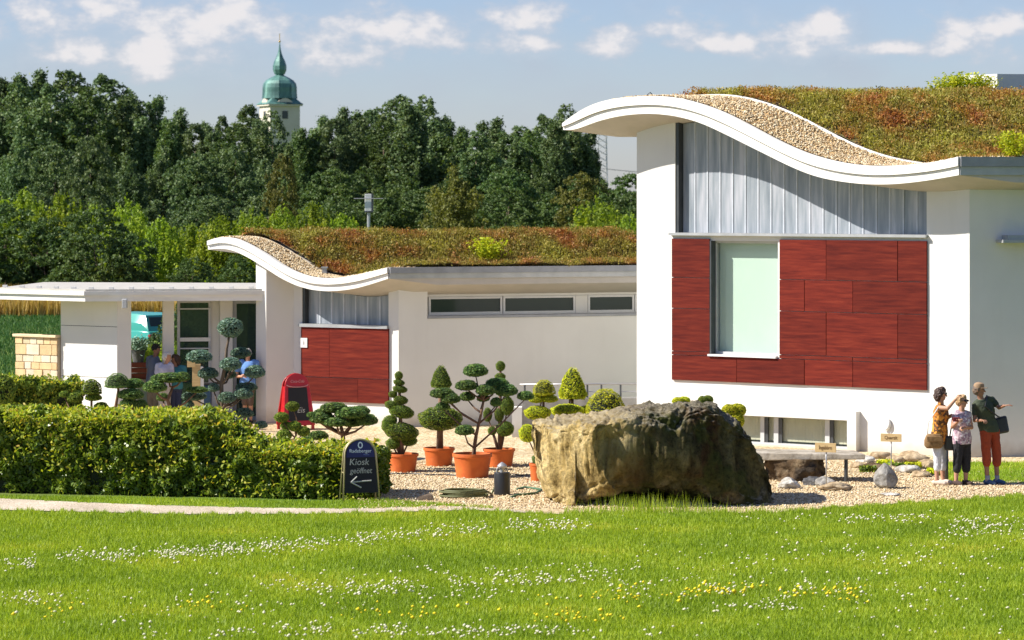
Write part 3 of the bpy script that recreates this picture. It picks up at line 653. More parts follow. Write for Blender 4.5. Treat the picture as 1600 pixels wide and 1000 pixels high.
w = MB(); F2R.box(w, tz0 + .01, 8.6, -0.41, -0.25, zsl + .057, zb_ - 0.002); w.build('window_ledge', M_lightframe, lowb)
# house sign on the corner
sg = MB(); F2.box(sg, F2.t(468.5, .06), F2.t(480, .06), 0.047, 0.065, F2.z(474, 543, .06), F2.z(474, 528, .06))
sgo = sg.build('wall_sign', M_lightframe, None); tag(sgo, 'small white square sign on the corner beside red wood panels', 'sign')
def text(body, size, loc, rot, mat, parent, name='lettering', align='CENTER', sx=1.0, extrude=0.002, shear=0):
    cu = bpy.data.curves.new(name, 'FONT'); cu.body = body; cu.size = size; cu.align_x = align; cu.align_y = 'CENTER'; cu.extrude = extrude; cu.shear = shear
    cu.resolution_u = 3
    tmp = bpy.data.objects.new('tmp', cu); COL.objects.link(tmp)
    dg = bpy.context.evaluated_depsgraph_get(); me = bpy.data.meshes.new_from_object(tmp.evaluated_get(dg)); bpy.data.objects.remove(tmp); bpy.data.curves.remove(cu)
    me.materials.clear(); me.name = name
    Mx = Matrix.Translation(loc) @ rot @ Matrix.Diagonal((sx, 1, 1, 1)); me.transform(Mx)
    return link(name, me, mat, parent)
def frot(fr):  # text facing out of a wall plane
    return Matrix((( fr.d.x, 0, fr.n.x, 0), (fr.d.y, 0, fr.n.y, 0), (0, 1, 0, 0), (0, 0, 0, 1)))
text('i', 0.13, F2.p(F2.t(474.5, .07), 0.067, F2.z(474, 535.5, .06)), frot(F2), M_darkframe, sgo)
# roof vent of the low wing and a rough edging of stones along its gravel
w = MB(); c = P(507, 400, 69.6); c.z = R2.top_at(F2.t(495, .6), 0) + .05
w.box(c.x - .05, c.x + .05, c.y, c.y + .12, c.z, c.z + .17); w.box(c.x - .07, c.x + .07, c.y - .02, c.y + .14, c.z + .17, c.z + .2); w.build('roof_vent', M_zinc, lowb)
# ---------------------------------------------------------------- entrance kiosk on the left
kio = thing('entrance_pavilion', 'flat roofed white entrance pavilion with glazed doors left of the low wing', 'building', P(183, 662, 70))
FK = Fr(183, 70.0, -35); FS = Fr(183, 70.0, 12)
ztop = FK.z(140, 468)
def joint_wall(fr, px0, px1, name, m, zmax, n0=-0.3, n1=0.0, parts=((0, 1.0),)):
    w = MB(); a, b = fr.t(px0), fr.t(px1); y1, y2 = fr.z(140, 509.5), fr.z(140, 589)
    for z0, z1 in ((0, y2 - .006), (y2 + .006, y1 - .006), (y1 + .006, zmax)): fr.box(w, a, b, n0, n1, z0, z1)
    return w.build(name, m, kio)
joint_wall(FK, 95, 183, 'front_wall', M_plaster, ztop)
w = MB(); FK.box(w, FK.t(96), FK.t(182), -0.28, -0.012, 0, ztop - .01); w.build('joint_backing', M_darkframe, kio)
w = MB(); FS.box(w, 0.004, FS.t(205), -0.3, -0.002, 0, ztop); w.build('wall_end', M_plaster, kio)
FE = Fr(205, 70.6, 10); te = FE.t; zh = FE.z(300, 468)
def kbox(name, m, px0, px1, n0, n1, z0, z1):
    w = MB(); FE.box(w, te(px0, n1), te(px1, n1), n0, n1, z0, z1); return w.build(name, m, kio)
kbox('pillar', M_plaster, 255, 272, -0.35, 0, 0, zh); kbox('pillar', M_plaster, 330, 344, -0.6, -0.25, 0, zh); kbox('pillar', M_plaster, 344, 363.5, -0.3, 0.05, 0, zh)
window(FE, kio, te(277, -.2), te(330, -.2), 0.0, zh - .02, -0.2, M_glass_clear, M_greyframe, 0.06)
kbox('door_rail', M_lightframe, 281, 329, -0.19, -0.16, FE.z(300, 534), FE.z(300, 528)); kbox('door_rail', M_greyframe, 281, 329, -0.19, -0.16, FE.z(300, 546), FE.z(300, 544)); kbox('door_rail', M_greyframe, 281, 329, -0.19, -0.16, FE.z(300, 484), FE.z(300, 482))
window(FE, kio, te(364, -.1), te(409, -.1), 0.0, zh - .02, -0.1, M_glass_clear, M_greyframe, 0.08)
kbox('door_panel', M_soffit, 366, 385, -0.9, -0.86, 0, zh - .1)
kbox('end_pier', M_plaster, 409.5, 418, -0.3, 0.02, 0, zh)
M_canopytop = surf('pale_roof_sheet', (.46, .44, .40), (.38, .36, .32), rough=.7)
# canopy slab with stepped flashing
cz0, cz1 = zh + 0.0, FE.z(300, 447); 
c0 = FK.p(FK.t(-2, .75), .75, 0); c1 = FK.p(FK.t(133, .75), .75, 0); c2 = P(415, 455, 70.1); back = Vector((0.35, 4.5, 0))
poly = [c0, c1, c2, c2 + back, c0 + back]
def inset(poly, d):
    cen = sum((Vector(p) for p in poly), Vector()) / len(poly); return [(p + (p - cen).normalized() * d)[:2] for p in poly]
w = MB(); w.prism(inset(poly, 0), cz0, cz0 + 0.13); w.build('canopy_soffit', M_fascia, kio)
w = MB(); w.prism(inset(poly, 0.06), cz0 + 0.132, cz0 + 0.22); w.build('canopy_fascia', M_fascia, kio)
w = MB(); w.prism(inset(poly, -0.02), cz0 + 0.222, cz0 + 0.26); w.build('canopy_flashing', M_canopytop, kio)
for k in range(14):
    q = (c0 if k < 5 else c1).lerp(c1 if k < 5 else c2, (k / 5) if k < 5 else (k - 5) / 9) + Vector((0.1, 0.25, 0)); m = MB()
    m.box(q.x - .05, q.x + .05, q.y - .05, q.y + .05, cz0 + .262, cz0 + .31); m.build('roof_clamp', M_fascia, kio)
# security camera box hanging under the canopy corner
w = MB(); q = P(195, 476, 69.4); w.box(q.x - .05, q.x + .05, q.y - .1, q.y + .1, q.z - .08, q.z + .12); w.build('camera_box', M_greyframe, kio, bevel=.01)

# stone wall beside the pavilion: each block its own piece
_q = FK.p(FK.t(95), .10, 0); FW = Fr(95, 70.0, -35); FW.O = _q; sw = thing('stone_wall', 'low wall of cream and ochre sandstone blocks with flat coping', 'wall', FW.p(-0.5, 0, 0))
zt = FW.z(60, 527); x0 = FW.t(24); x1 = -0.02
w = MB(); FW.box(w, x0 + .02, x1, -.16, -.03, 0, zt - .01); w.build('mortar_core', surf('mortar', (0.45, .38, .28), (0.38, .31, .22)), sw)
M_sand = [surf('sandstone_%s' % n, c, tuple(x * .8 for x in c), scale=5, rough=.9, bump=.4, rnd=.12) for n, c in (('cream', (0.68, .54, .35)), ('ochre', (0.66, .47, .25)), ('pale', (.72, .62, .46)))]
z = 0.0
while z < zt - 0.02:
    h = min(random.choice((0.16, 0.2, 0.24)), zt - z); x = x0
    if zt - z - h < 0.08: h = zt - z
    while x < x1 - .02:
        l = random.uniform(0.18, 0.42); l = min(l, x1 - x)
        if x1 - x - l < 0.1: l = x1 - x
        m = MB(); k = random.uniform(-.012, .015); FW.box(m, x + .006, x + l - .006, -.1, 0.0 + k, z + .006, z + h - .006)
        m.build('stone', random.choice(M_sand), sw, bevel=.008); x += l
    z += h
w = MB(); FW.box(w, x0 - .05, x1, -.17, .05, zt, zt + .06); w.build('coping', M_sand[0], sw, bevel=.01)
# ================================================================ trees and far things
def crown_mesh(name, H, prof, nclump, nleaf, lsize, seed, z0=0.0, crad=(0.5, 1.0), flat_=0.8, spike=0.0):
    """leaf clumps spread through a crown; prof(h) gives the radius at height fraction h"""
    rng = np.random.default_rng(seed); Cs = []; Rs = []
    lob = rng.uniform(0, 2 * PI, 4)
    while len(Cs) < nclump:
        h = rng.uniform(0, 1) ** 0.9; r = prof(h)
        if rng.uniform() > (r / 3.0 + 0.25): continue
        a = rng.uniform(0, 2 * PI); r *= 1 + 0.22 * math.sin(2 * a + lob[0] + 5 * h) + 0.15 * math.sin(5 * a + lob[1] - 9 * h)
        rr = r * math.sqrt(rng.uniform(0.25, 1.0)); Cs.append((rr * math.cos(a), rr * math.sin(a), z0 + h * (H - z0)))
        Rs.append(rng.uniform(*crad) * (0.55 + 0.45 * (1 - h)))
    Cs = np.array(Cs); Rs = np.array(Rs); idx = rng.choice(nclump, nleaf, p=(Rs ** 2) / (Rs ** 2).sum()); fz_ = 1 + .35 * rng.exponential(.5, nleaf)
    d = rand_dirs(nleaf, rng); d[:, 2] = np.abs(d[:, 2]) * 0.9 - 0.25
    rad = Rs[idx] * rng.uniform(0.35, 1.0, nleaf) ** 0.5 * fz_
    L = Cs[idx] + d * rad[:, None] * np.array([1, 1, flat_])
    if spike:
        sp = rng.uniform(0, 1, nleaf) < spike; L[sp, 2] += rng.uniform(0, .9, sp.sum()) * Rs[idx][sp]; L[sp, :2] = Cs[idx][sp, :2] + rng.normal(size=(sp.sum(), 2)) * .08
    nrm = d / np.linalg.norm(d, axis=1, keepdims=True)
    V, Q = cards(L, lsize, rng, 0.6, nrm, 0.45); return raw_mesh(name, V, Q, 4)
def spray_mesh(name, H, prof, nbr, per, lsize, seed, rise=1.7, z0=.6, base=False, tuft=.30, leaders=0.0):
    """leafy sprays along rising branches, so the outline ends in feathery tips"""
    rng = np.random.default_rng(seed); Ls = []; Ds = []; ph = rng.uniform(0, 2 * PI, 3); lead = [(rng.uniform(0, leaders) * math.cos(k * 2.4 + seed), rng.uniform(0, leaders) * math.sin(k * 2.4 + seed), 1.0 if k == 0 else rng.uniform(.80, .98)) for k in range(6)]
    for b in range(nbr):
        h = rng.uniform(0.02, 1.0) ** .95; a = rng.uniform(0, 2 * PI); r = prof(h) * (rng.uniform(.55, 1.08) if h < .93 else rng.uniform(.1, .8)) * (1 + .2 * math.sin(2 * a + ph[0]) + .12 * math.sin(3 * a + ph[1] + 6 * h))
        lx, ly, lh = lead[b % 6] if leaders else (0, 0, 1); rr_ = r * (.84 if leaders else 1); k_ = min(1, h * 1.6); tip = np.array([lx * k_ + rr_ * math.cos(a), ly * k_ + rr_ * math.sin(a), z0 + h * lh * (H - z0)]); st = np.array([lx * k_ * .7, ly * k_ * .7, max(.1, tip[2] - r * rise - .5)]) if not base else np.array([.25 * r * math.cos(a), .25 * r * math.sin(a), .05])
        s = rng.uniform(.18, 1.0, per) ** .7; c = st[None] + (tip - st)[None] * s[:, None]; bend = (s * (1 - s))[:, None] * np.array([math.cos(a), math.sin(a), -.2])[None] * r * .5
        wd = tuft * (1.15 - .85 * s)[:, None]; off = rng.normal(size=(per, 3)) * wd * np.array([1, 1, 1.15]); Ls.append(c + bend + off); Ds.append(off + np.array([math.cos(a), math.sin(a), .8]) * .15)
    L = np.concatenate(Ls); d = np.concatenate(Ds); d /= np.linalg.norm(d, axis=1, keepdims=True) + 1e-9; V, Q = cards(L, lsize, rng, .6, d, .4); return raw_mesh(name, V, Q, 4)
def trunk_mesh(name, H, r, seed, limbs=7, spread=1.6, lean=0.3):
    rnd = random.Random(seed); w = MB()
    pts = [Vector((lean * math.sin(k * 1.3 + seed) * .3, lean * math.cos(k * 1.7 + seed) * .3, H * k / 6)) for k in range(7)]; pts[0] = Vector((0, 0, -0.05))
    w.tube(pts, [r * (1 - .14 * k) for k in range(7)], 7)
    for i in range(limbs):
        k = rnd.uniform(1.2, 5.4); b = pts[int(k)].lerp(pts[int(k) + 1], k % 1); a = rnd.uniform(0, 2 * PI); l = spread * (1.15 - k / 7)
        m = b + Vector((math.cos(a) * l * .5, math.sin(a) * l * .5, l * .5)); e = b + Vector((math.cos(a) * l, math.sin(a) * l, l * 1.3)); rr = r * (1 - .14 * k) * .5
        w.tube([b, m, e], [rr, rr * .6, rr * .2], 5)
    me = bpy.data.meshes.new(name); me.from_pydata(w.v, [], w.f); me.update(); me.polygons.foreach_set('use_smooth', [True] * len(me.polygons)); return me
def poplar(h): return 0.15 + 2.6 * math.sin(PI * min(1, (h * 0.93 + 0.07)) ** 1.0) ** 0.6 * (1.0 - 0.25 * h) * (1 if h < .75 else max(.2, 1 - (h - .75) * 2.9))
def poplar2(h): return (0.5 + 2.5 * math.sin(PI * min(1, h * .9 + .08)) ** .55) * (1 if h < .8 else max(.3, 1 - (h - .8) * 3))
def roundp(h): return 0.5 + 2.9 * math.sqrt(max(0.0, 1 - (2 * (h - 0.45)) ** 2 * 0.92))
def bushp(h): return 2.7 * math.sqrt(max(0.02, 1 - h ** 2.2))
TALL = [(spray_mesh('crown', 16, poplar, 230, 150, 0.135, 100 + i, 1.3, 1.0, False, .40, 1.0), trunk_mesh('trunk', 13, 0.26, i)) for i in range(3)] + [(crown_mesh('crown', 16, poplar2, 520, 30000, 0.135, 120 + i, 0.8, (0.3, 0.7), 1.35, .12), trunk_mesh('trunk', 13, 0.26, 10 + i)) for i in range(3)]
ROUND = [(spray_mesh('crown', 10, roundp, 200, 130, 0.12, 200 + i, .8, .4, False, .36, 1.0), trunk_mesh('trunk', 7.5, 0.2, 20 + i, 8, 2.2)) for i in range(2)] + [(crown_mesh('crown', 10, roundp, 420, 24000, 0.12, 220 + i, .4, (.25, .6), 1.0, .06), trunk_mesh('trunk', 7.5, .2, 30 + i, 8, 2.2)) for i in range(2)]
BUSH = [(spray_mesh('crown', 5.4, bushp, 150, 110, 0.105, 300 + i, 1.0, .3, True, .22), trunk_mesh('trunk', 3.6, 0.08, 40 + i, 10, 1.6)) for i in range(4)]
LEAFY = [(crown_mesh('crown', 5.4, bushp, 330, 20000, 0.085, 330 + i, 0.1, (.18, .45), 1.0, .12), trunk_mesh('trunk', 3.6, .08, 50 + i, 10, 1.6)) for i in range(3)]
for lst in (TALL, ROUND, BUSH, LEAFY):
    for c, t in lst: c.materials.append(M_leafdark); t.materials.append(M_bark)
def tree(protos, i, loc, sx, sz, mat, label, cat='tree', group=None, name='poplar_tree', bark=None):
    c, t = protos[i % len(protos)]; root = thing(name, label, cat, loc, (i * 2.399) % (2 * PI), group)
    co = bpy.data.objects.new('crown', c); COL.objects.link(co); co.parent = root; co.scale = (sx, sx, sz)
    co.material_slots[0].link = 'OBJECT'; co.material_slots[0].material = mat
    to = bpy.data.objects.new('trunk', t); COL.objects.link(to); to.parent = root; to.scale = (sx, sx, sz)
    if bark: to.material_slots[0].link = 'OBJECT'; to.material_slots[0].material = bark
    return root
ORD = ['first', 'second', 'third', 'fourth', 'fifth', 'sixth', 'seventh', 'eighth', 'ninth', 'tenth', 'eleventh', 'twelfth', 'thirteenth', 'fourteenth', 'fifteenth', 'sixteenth', 'seventeenth', 'eighteenth', 'nineteenth', 'twentieth'] + ['twenty-' + x for x in ('first', 'second', 'third', 'fourth', 'fifth', 'sixth', 'seventh', 'eighth', 'ninth')] + ['thirtieth', 'thirty-first', 'thirty-second']
sky_row = [(-55, 118, 80), (12, 108, 74), (50, 103, 66), (108, 106, 74), (166, 116, 78), (205, 146, 60), (243, 149, 48), (284, 158, 46), (322, 186, 44), (347, 178, 34), (388, 163, 56), (425, 170, 44), (463, 205, 30), (498, 170, 52), (546, 163, 56), (578, 168, 44), (622, 148, 72), (664, 146, 62), (700, 182, 40), (724, 188, 44), (768, 180, 60), (812, 194, 54), (852, 178, 54), (886, 160, 52), (920, 205, 42)]
for i, (px, py, wd) in enumerate(sky_row):
    D = 232 + 14 * math.sin(i * 2.1) + 6 * (i % 3); z = EYE + (HY - py) * D / F; sx = wd * D / F / 4.3 * 1.3
    tree(TALL, i, (k_of(px) * D, D, 0), sx, z / 16.3, M_leafdark, f'tall dark green poplar on the skyline, {ORD[i]} from the left in the back row', group='tall trees on the skyline')
for i, (px, py, wd) in enumerate([(-30, 128, 60), (30, 126, 60), (80, 130, 60), (137, 132, 60), (190, 150, 60), (225, 172, 50), (263, 180, 50), (304, 190, 50), (334, 204, 50), (368, 190, 50), (405, 186, 44), (446, 214, 44), (480, 196, 50), (522, 182, 50), (563, 182, 50), (600, 176, 56), (643, 162, 64), (682, 176, 56), (712, 206, 50), (745, 202, 50), (790, 204, 50), (832, 200, 50), (870, 186, 50), (903, 188, 50)]):
    D = 222 + 3 * math.sin(i * 1.9); z = EYE + (HY - py) * D / F
    tree(TALL, i + 2, (k_of(px) * D, D, 0), wd * D / F / 4.3 * 1.35, z / 16.3, M_leafdark if i % 3 else M_leafmid, f'tall green tree just before the skyline poplars, {ORD[i]} from the left', group='tall trees just before the skyline')
und = [(-40, 215), (30, 205), (85, 222), (140, 210), (200, 232), (255, 225), (310, 238), (365, 225), (410, 240), (470, 250), (520, 262), (570, 258), (640, 268), (700, 262), (795, 262), (845, 275), (905, 268), (950, 278), (985, 270), (1040, 280)]
for i, (px, py) in enumerate(und):
    D = 205 + 7 * math.sin(i * 1.7); z = EYE + (HY - py) * D / F
    tree(ROUND, i, (k_of(px) * D, D, 0), 0.62 + .08 * math.sin(i * 3.3), z / 10.2, M_leafdark if i < 9 else M_leafmid, f'dark round tree under the tall poplars, {ORD[i]} from the left in the middle row', group='dark round trees in front of the poplars', name='round_tree')
fill = [(-30, 300), (60, 300), (150, 305), (240, 310), (330, 305), (420, 300), (520, 300), (600, 290), (665, 292), (790, 290), (860, 296), (935, 300), (990, 300)]
for i, (px, py) in enumerate(fill):
    D = 180 + 5 * math.sin(i * 2.7); z = EYE + (HY - py) * D / F
    tree(ROUND, i + 2, (k_of(px) * D, D, 0), 0.66, z / 10.2, M_leafmid if i > 5 else M_leafdark, f'smaller dark tree in the shade before the wood, {ORD[i]} from the left', group='small dark trees before the wood', name='small_tree')
sp = [('olive birch with pale trunk behind the low green roof', 'birch_tree', 712, 256, 172, 0.62, M_leafolive, M_birchbark),
      ('brown green tree at the foot of the lattice pylon', 'olive_tree', 908, 268, 176, 0.5, M_leafolive, M_bark),
      ('small thin pale stemmed tree standing before dark poplars below church tower', 'thin_tree', 440, 238, 170, 0.32, M_leafolive, M_birchbark)]
for i, (lb, nm, px, py, D, sx, m, bk) in enumerate(sp):
    z = EYE + (HY - py) * D / F; tree(ROUND, i + 1, (k_of(px) * D, D, 0), sx, z / 10.2, m, lb, name=nm, bark=bk)
bright = [(-20, 286, 120), (38, 292, 110), (92, 296, 105), (148, 312, 90), (200, 304, 100), (252, 336, 90), (300, 346, 86), (345, 330, 90), (392, 318, 96), (440, 318, 92), (488, 312, 94), (535, 326, 84), (935, 302, 110), (985, 330, 90)]
for i, (px, py, wd) in enumerate(bright):
    D = 152 + 5 * math.sin(i * 2.3); z = EYE + (HY - py) * D / F
    tree(BUSH, i, (k_of(px) * D, D, 0), wd * D / F / 4.4, z / 5.5, M_leafbright, f'sunlit bright green bush, {ORD[i]} from the left', 'bush', 'bright green bushes at the edge of the wood', 'bush')
dk = [(8, 318, 130), (72, 340, 120), (150, 326, 130), (205, 366, 90), (300, 402, 70), (-60, 350, 110), (370, 398, 60)]
for i, (px, py, wd) in enumerate(sorted(dk)):
    D = 143 + 3 * math.sin(i * 1.3); z = EYE + (HY - py) * D / F
    tree(LEAFY, i + 1, (k_of(px) * D, D, 0), wd * D / F / 4.4, z / 5.5, M_leafmid, f'dark green bush above the pavilion roof, {ORD[i]} from the left', 'bush', 'dark bushes in front of the bright ones', 'dark_bush')
# tall dry grass strip and field edge behind the left wall
def scatter_ground(n, x0, x1, D0, D1, rng):
    D = np.sqrt(rng.uniform(D0 ** 2, D1 ** 2, n)); px = rng.uniform(x0, x1, n); return np.stack([(px - CX) / F * D, D, np.zeros(n)], 1), px
rng = np.random.default_rng(21)
C, _ = scatter_ground(30000, -80, 560, 132, 139, rng); V, Q = blades(C, 1.0, 0.05, rng, .3); tag(link('tall_dry_grass', raw_mesh('tall_dry_grass', V, Q, 3), M_drygrass), 'strip of tall dry yellow grass beyond the field', 'grass', kind='stuff')
C, _ = scatter_ground(50000, -80, 560, 88, 133, rng); V, Q = blades(C, 0.12, 0.04, rng, .5); tag(link('field_grass', raw_mesh('field_grass', V, Q, 3), M_field_grass), 'green meadow grass behind the pavilion', 'grass', kind='stuff')

# church tower
M_copper = surf('green_copper', (0.03, 0.085, 0.08), (0.11, 0.24, 0.21), scale=0.5, rough=0.5, metal=.2, stretch=(1, 1, .25), c3=(.24, .42, .35), lo=.38, hi=.78)
M_church = surf('cream_church_plaster', (0.56, 0.52, 0.44), (0.50, 0.46, 0.385), scale=.3, rough=.9)
M_gold = plain('gilded_ball', (0.7, 0.45, 0.12), .3, .8)
DT = 640.0; kt = DT / F; tw = thing('church_tower', 'distant church tower with green copper onion dome above the trees', 'church tower', (k_of(437) * DT, DT, 0), math.radians(24))
def tz_(py): return EYE + (HY - py) * kt
hw = 3.15
w = MB(); w.box(-hw, hw, -hw, hw, 0, tz_(166)); w.build('tower_shaft', M_church, tw, loc=(0, 0, 0))
w = MB(); w.box(-hw - .45, hw + .45, -hw - .45, hw + .45, tz_(166), tz_(163.5)); w.build('cornice', M_church, tw, loc=(0, 0, 0))
for (ax, sgn) in ((0, -1), (0, 1), (1, -1), (1, 1)):
    w = MB(); n_ = 9; pr = []
    for k in range(n_): u = -1 + 2 * k / (n_ - 1); pr.append((u * hw * .75, tz_(163.5) + 1.25 * math.cos(u * PI / 2) ** 1.4))
    def q(u, v, z): return (u, v, z) if ax == 0 else (v, u, z)
    r0 = [q(u, sgn * (hw - .4), z) for u, z in pr] + [q(u, sgn * (hw - .4), tz_(166) + .25) for u, z in pr[::-1]]
    r1 = [q(u, sgn * (hw + .1), z) for u, z in pr] + [q(u, sgn * (hw + .1), tz_(166) + .25) for u, z in pr[::-1]]
    w.rings([r0, r1]); w.build('gable', M_church, tw, loc=(0, 0, 0))
def octring(r, z, n=8, ph=PI / 8): return [(r * math.cos(ph + 2 * PI * j / n), r * math.sin(ph + 2 * PI * j / n), z) for j in range(n)]
w = MB(); w.rings([[(-hw - .6, -hw - .6, tz_(163.3)), (hw + .6, -hw - .6, tz_(163.3)), (hw + .6, hw + .6, tz_(163.3)), (-hw - .6, hw + .6, tz_(163.3))],
                   [(-hw - .2, -hw - .2, tz_(161)), (hw + .2, -hw - .2, tz_(161)), (hw + .2, hw + .2, tz_(161)), (-hw - .2, hw + .2, tz_(161))],
                   [(-hw * .8, -hw * .8, tz_(154)), (hw * .8, -hw * .8, tz_(154)), (hw * .8, hw * .8, tz_(154)), (-hw * .8, hw * .8, tz_(154))]])
w.build('lower_roof', M_copper, tw, loc=(0, 0, 0))
w = MB(); w.rings([octring(r * kt * 1.05, tz_(y)) for y, r in ((154, 26.5), (150, 26), (144, 25.5), (137, 25.5), (131, 24.5), (126, 21), (122, 15), (119, 9), (117.5, 6.5))]); w.build('dome', M_copper, tw, loc=(0, 0, 0))
w = MB(); w.rings([octring(r * kt, tz_(y)) for y, r in ((118, 5.5), (115, 8.5), (109, 10.6), (103, 10.6), (96, 8.6), (89, 5.2), (82, 2.8), (74, 1.3), (66, 0.5))]); w.build('onion_spire', M_copper, tw, loc=(0, 0, 0))
w = MB(); w.lathe([(0.02, tz_(67)), (.22, tz_(65.5)), (.25, tz_(64.5)), (.02, tz_(62.5))], n=10); w.build('ball', M_gold, tw, loc=(0, 0, 0), smooth=True)
w = MB(); w.tube([(0, 0, tz_(63)), (0, 0, tz_(52))], .07, 6); w.build('rod', M_gold, tw, loc=(0, 0, 0))
for (x, y, r) in ((0, -hw - .02, 0), (-hw - .02, 0, 1)):
    w = MB(); z0, z1 = tz_(186), tz_(174)
    if r == 0: w.box(-.6, .6, y - .05, y + .1, z0, z1)
    else: w.box(x - .05, x + .1, -.6, .6, z0, z1)
    w.build('louvre_window', M_darkframe, tw, loc=(0, 0, 0))
# lattice pylon
DP = 480.0; py_ = thing('lattice_pylon', 'distant steel lattice pylon beside the tall building', 'pylon', (k_of(941) * DP, DP, 0)); w = MB(); H = EYE + (HY - 205) * DP / F; W0 = .75
for sx in (-1, 1):
    for sy in (-1, 1): w.tube([(sx * W0 * 1.2, sy * W0 * 1.2, 0), (sx * W0 * .75, sy * W0 * .75, H)], .09, 4)
for k in range(16):
    a, b = H * k / 16, H * (k + 1) / 16
    for sy in (-1, 1):
        w.tube([(-W0, sy * W0, a), (W0, sy * W0, b)], .05, 3); w.tube([(W0, sy * W0, a), (-W0, sy * W0, b)], .05, 3)
w.build('lattice_mast', M_steel, py_, loc=(0, 0, 0))
w = MB(); w.tube([(-4, 0, H - .4), (5, 0, H - .4)], .18, 4); w.build('cross_arm', M_steel, py_, loc=(0, 0, 0))
w = MB(); w.tube([Vector((x, 0, H - .6 - 3.2 * (1 - ((x - 20) / 20) ** 2) * .35 - 5)) for x in np.linspace(0, 40, 20)], .05, 3); w.build('power_line', M_darkframe, py_, loc=(0, 0, 0))
# lantern mast behind the low roof
q = P(576, 303, 92.0); lm = thing('lantern_mast', 'white box lantern with thin crossbar on a pole behind the low roof', 'lamp', (q.x, q.y, 0)); s_ = 92 / F
w = MB(); w.tube([(0, 0, 0), (0, 0, q.z - 26 * s_)], .045, 8); w.build('pole', M_steel, lm, loc=(0, 0, 0))
w = MB(); w.box(-.105, .105, -.105, .105, q.z - 27 * s_, q.z); w.build('lantern', plain('opal_lantern', (.7, .7, .68), .4), lm, loc=(0, 0, 0), bevel=.01)
w = MB(); w.box(-.12, .12, -.12, .12, q.z - 29 * s_, q.z - 27 * s_); w.box(.085, .13, -.13, .13, q.z - 28 * s_, q.z + .01); w.build('lantern_frame', M_darkframe, lm, loc=(0, 0, 0))
w = MB(); w.tube([(-.42, -.13, q.z - 7.3 * s_), (.42, -.13, q.z - 7.3 * s_)], .013, 6); w.build('crossbar', M_steel, lm, loc=(0, 0, 0))
# yellow shrubs growing on the roofs
def shrub_mesh(seed, n=1400):
    rng = np.random.default_rng(seed); st = 70; base = rng.normal(size=(st, 2)) * .16; L = []
    for b in base:
        k = n // st; h = rng.uniform(0, 1, k); ht = rng.uniform(.55, 1) * (1 - .9 * (b @ b)); L.append(np.stack([b[0] * (1 + h * 1.1) + rng.normal(size=k) * .035, b[1] * (1 + h * 1.1) + rng.normal(size=k) * .035, h * ht], 1))
    V, Q = cards(np.concatenate(L), .055, rng, .5); m = raw_mesh('shrub', V, Q, 4); m.materials.append(M_yellowshrub); return m
shm = [shrub_mesh(5), shrub_mesh(6)]
def roof_z(R, p):   # roof surface height under a point
    A = np.array([[R.fr.d.x, R.u.x], [R.fr.d.y, R.u.y]]); o = R.fr.O + R.fr.n * R.n; t, s = np.linalg.solve(A, np.array([p.x - o.x, p.y - o.y])); return float(np.interp(t, R.t, R.zt)) + .08
for i, (px, py, D, R, sx, sz, lb) in enumerate([(762, 412, 71.5, R2, .72, .55, 'bright yellow green shrub on the low roof above the strip windows'), (1585, 243, 60.5, R1, .6, .5, 'bright yellow green shrub at the eave of the tall roof'),
        (1478, 142, 70.5, R1, .7, .42, 'yellow shrub on top of the tall roof, left of three by the hatch'), (1506, 141, 70.7, R1, .75, .48, 'yellow shrub on top of the tall roof, middle one of three by the hatch'), (1536, 141, 70.6, R1, .65, .42, 'yellow shrub on top of the tall roof, right one of three by the hatch')]):
    p = P(px, py, D); p.z = roof_z(R, p) if i < 2 else p.z - .05
    o = bpy.data.objects.new('shrub', shm[i % 2]); COL.objects.link(o); o.location = p; o.scale = (sx, sx, sz); o.rotation_euler = (0, 0, i); tag(o, lb, 'shrub', 'yellow green shrubs on the roofs')

for i, (px, D, z) in enumerate(((214, 86, 1.15), (243, 88, 1.25), (262, 86, 1.2), (300, 90, 2.2), (325, 92, 2.6), (385, 93, 2.4))):
    tree(BUSH, i, (k_of(px) * D, D, 0), .28 if i < 3 else .4, z / 5.5, M_leafmid if i % 2 else M_leafbright, f'low green shrub seen through the pavilion, {ORD[i]} from the left', 'shrub', 'low shrubs behind the pavilion', 'garden_shrub')
# ================================================================ lawn
def edge_y(px, pts): return np.interp(px, [p[0] for p in pts], [p[1] for p in pts])
rng = np.random.default_rng(31)
def grass(name, n, x0, x1, y0, y1, h, w_, keep, mat, label, seed=1):
    """blades strewn evenly over the ground between two depths"""
    rng = np.random.default_rng(seed); D0, D1 = F * EYE / (y1 - HY), F * EYE / (y0 - HY)
    C, px = scatter_ground(n, x0, x1, D0, D1, rng); py = HY + F * EYE / C[:, 1]; k = keep(px, py); C = C[k]
    hum = 0.75 + 0.5 * np.array([noise.noise(Vector((c[0] * .55, c[1] * .35, 0))) + .5 * noise.noise(Vector((c[0] * 2.2, c[1] * 1.8, 5))) for c in C[::10]]); hum = np.repeat(hum, 10)[:len(C)]
    C[:, 2] = -0.012
    V, Q = blades(C, h, w_, rng, 0.6); V = V.reshape(-1, 3, 3); V[:, 2, 2] *= np.clip(hum, .35, 1.5); return tag(link(name, raw_mesh(name, V.reshape(-1, 3), Q, 3), mat), label, 'grass', kind='stuff')
jit = lambda px: 3.0 * np.sin(px * .11) + 2.0 * np.sin(px * .37) + 1.5 * np.sin(px * .83)
grass('lawn_grass', 760000, -220, 1820, 765, 1040, 0.085, 0.016, lambda x, y: y > edge_y(x, LAWN_EDGE) + 1 + .6 * jit(x), M_grass, 'sunlit green lawn filling the foreground', 2)
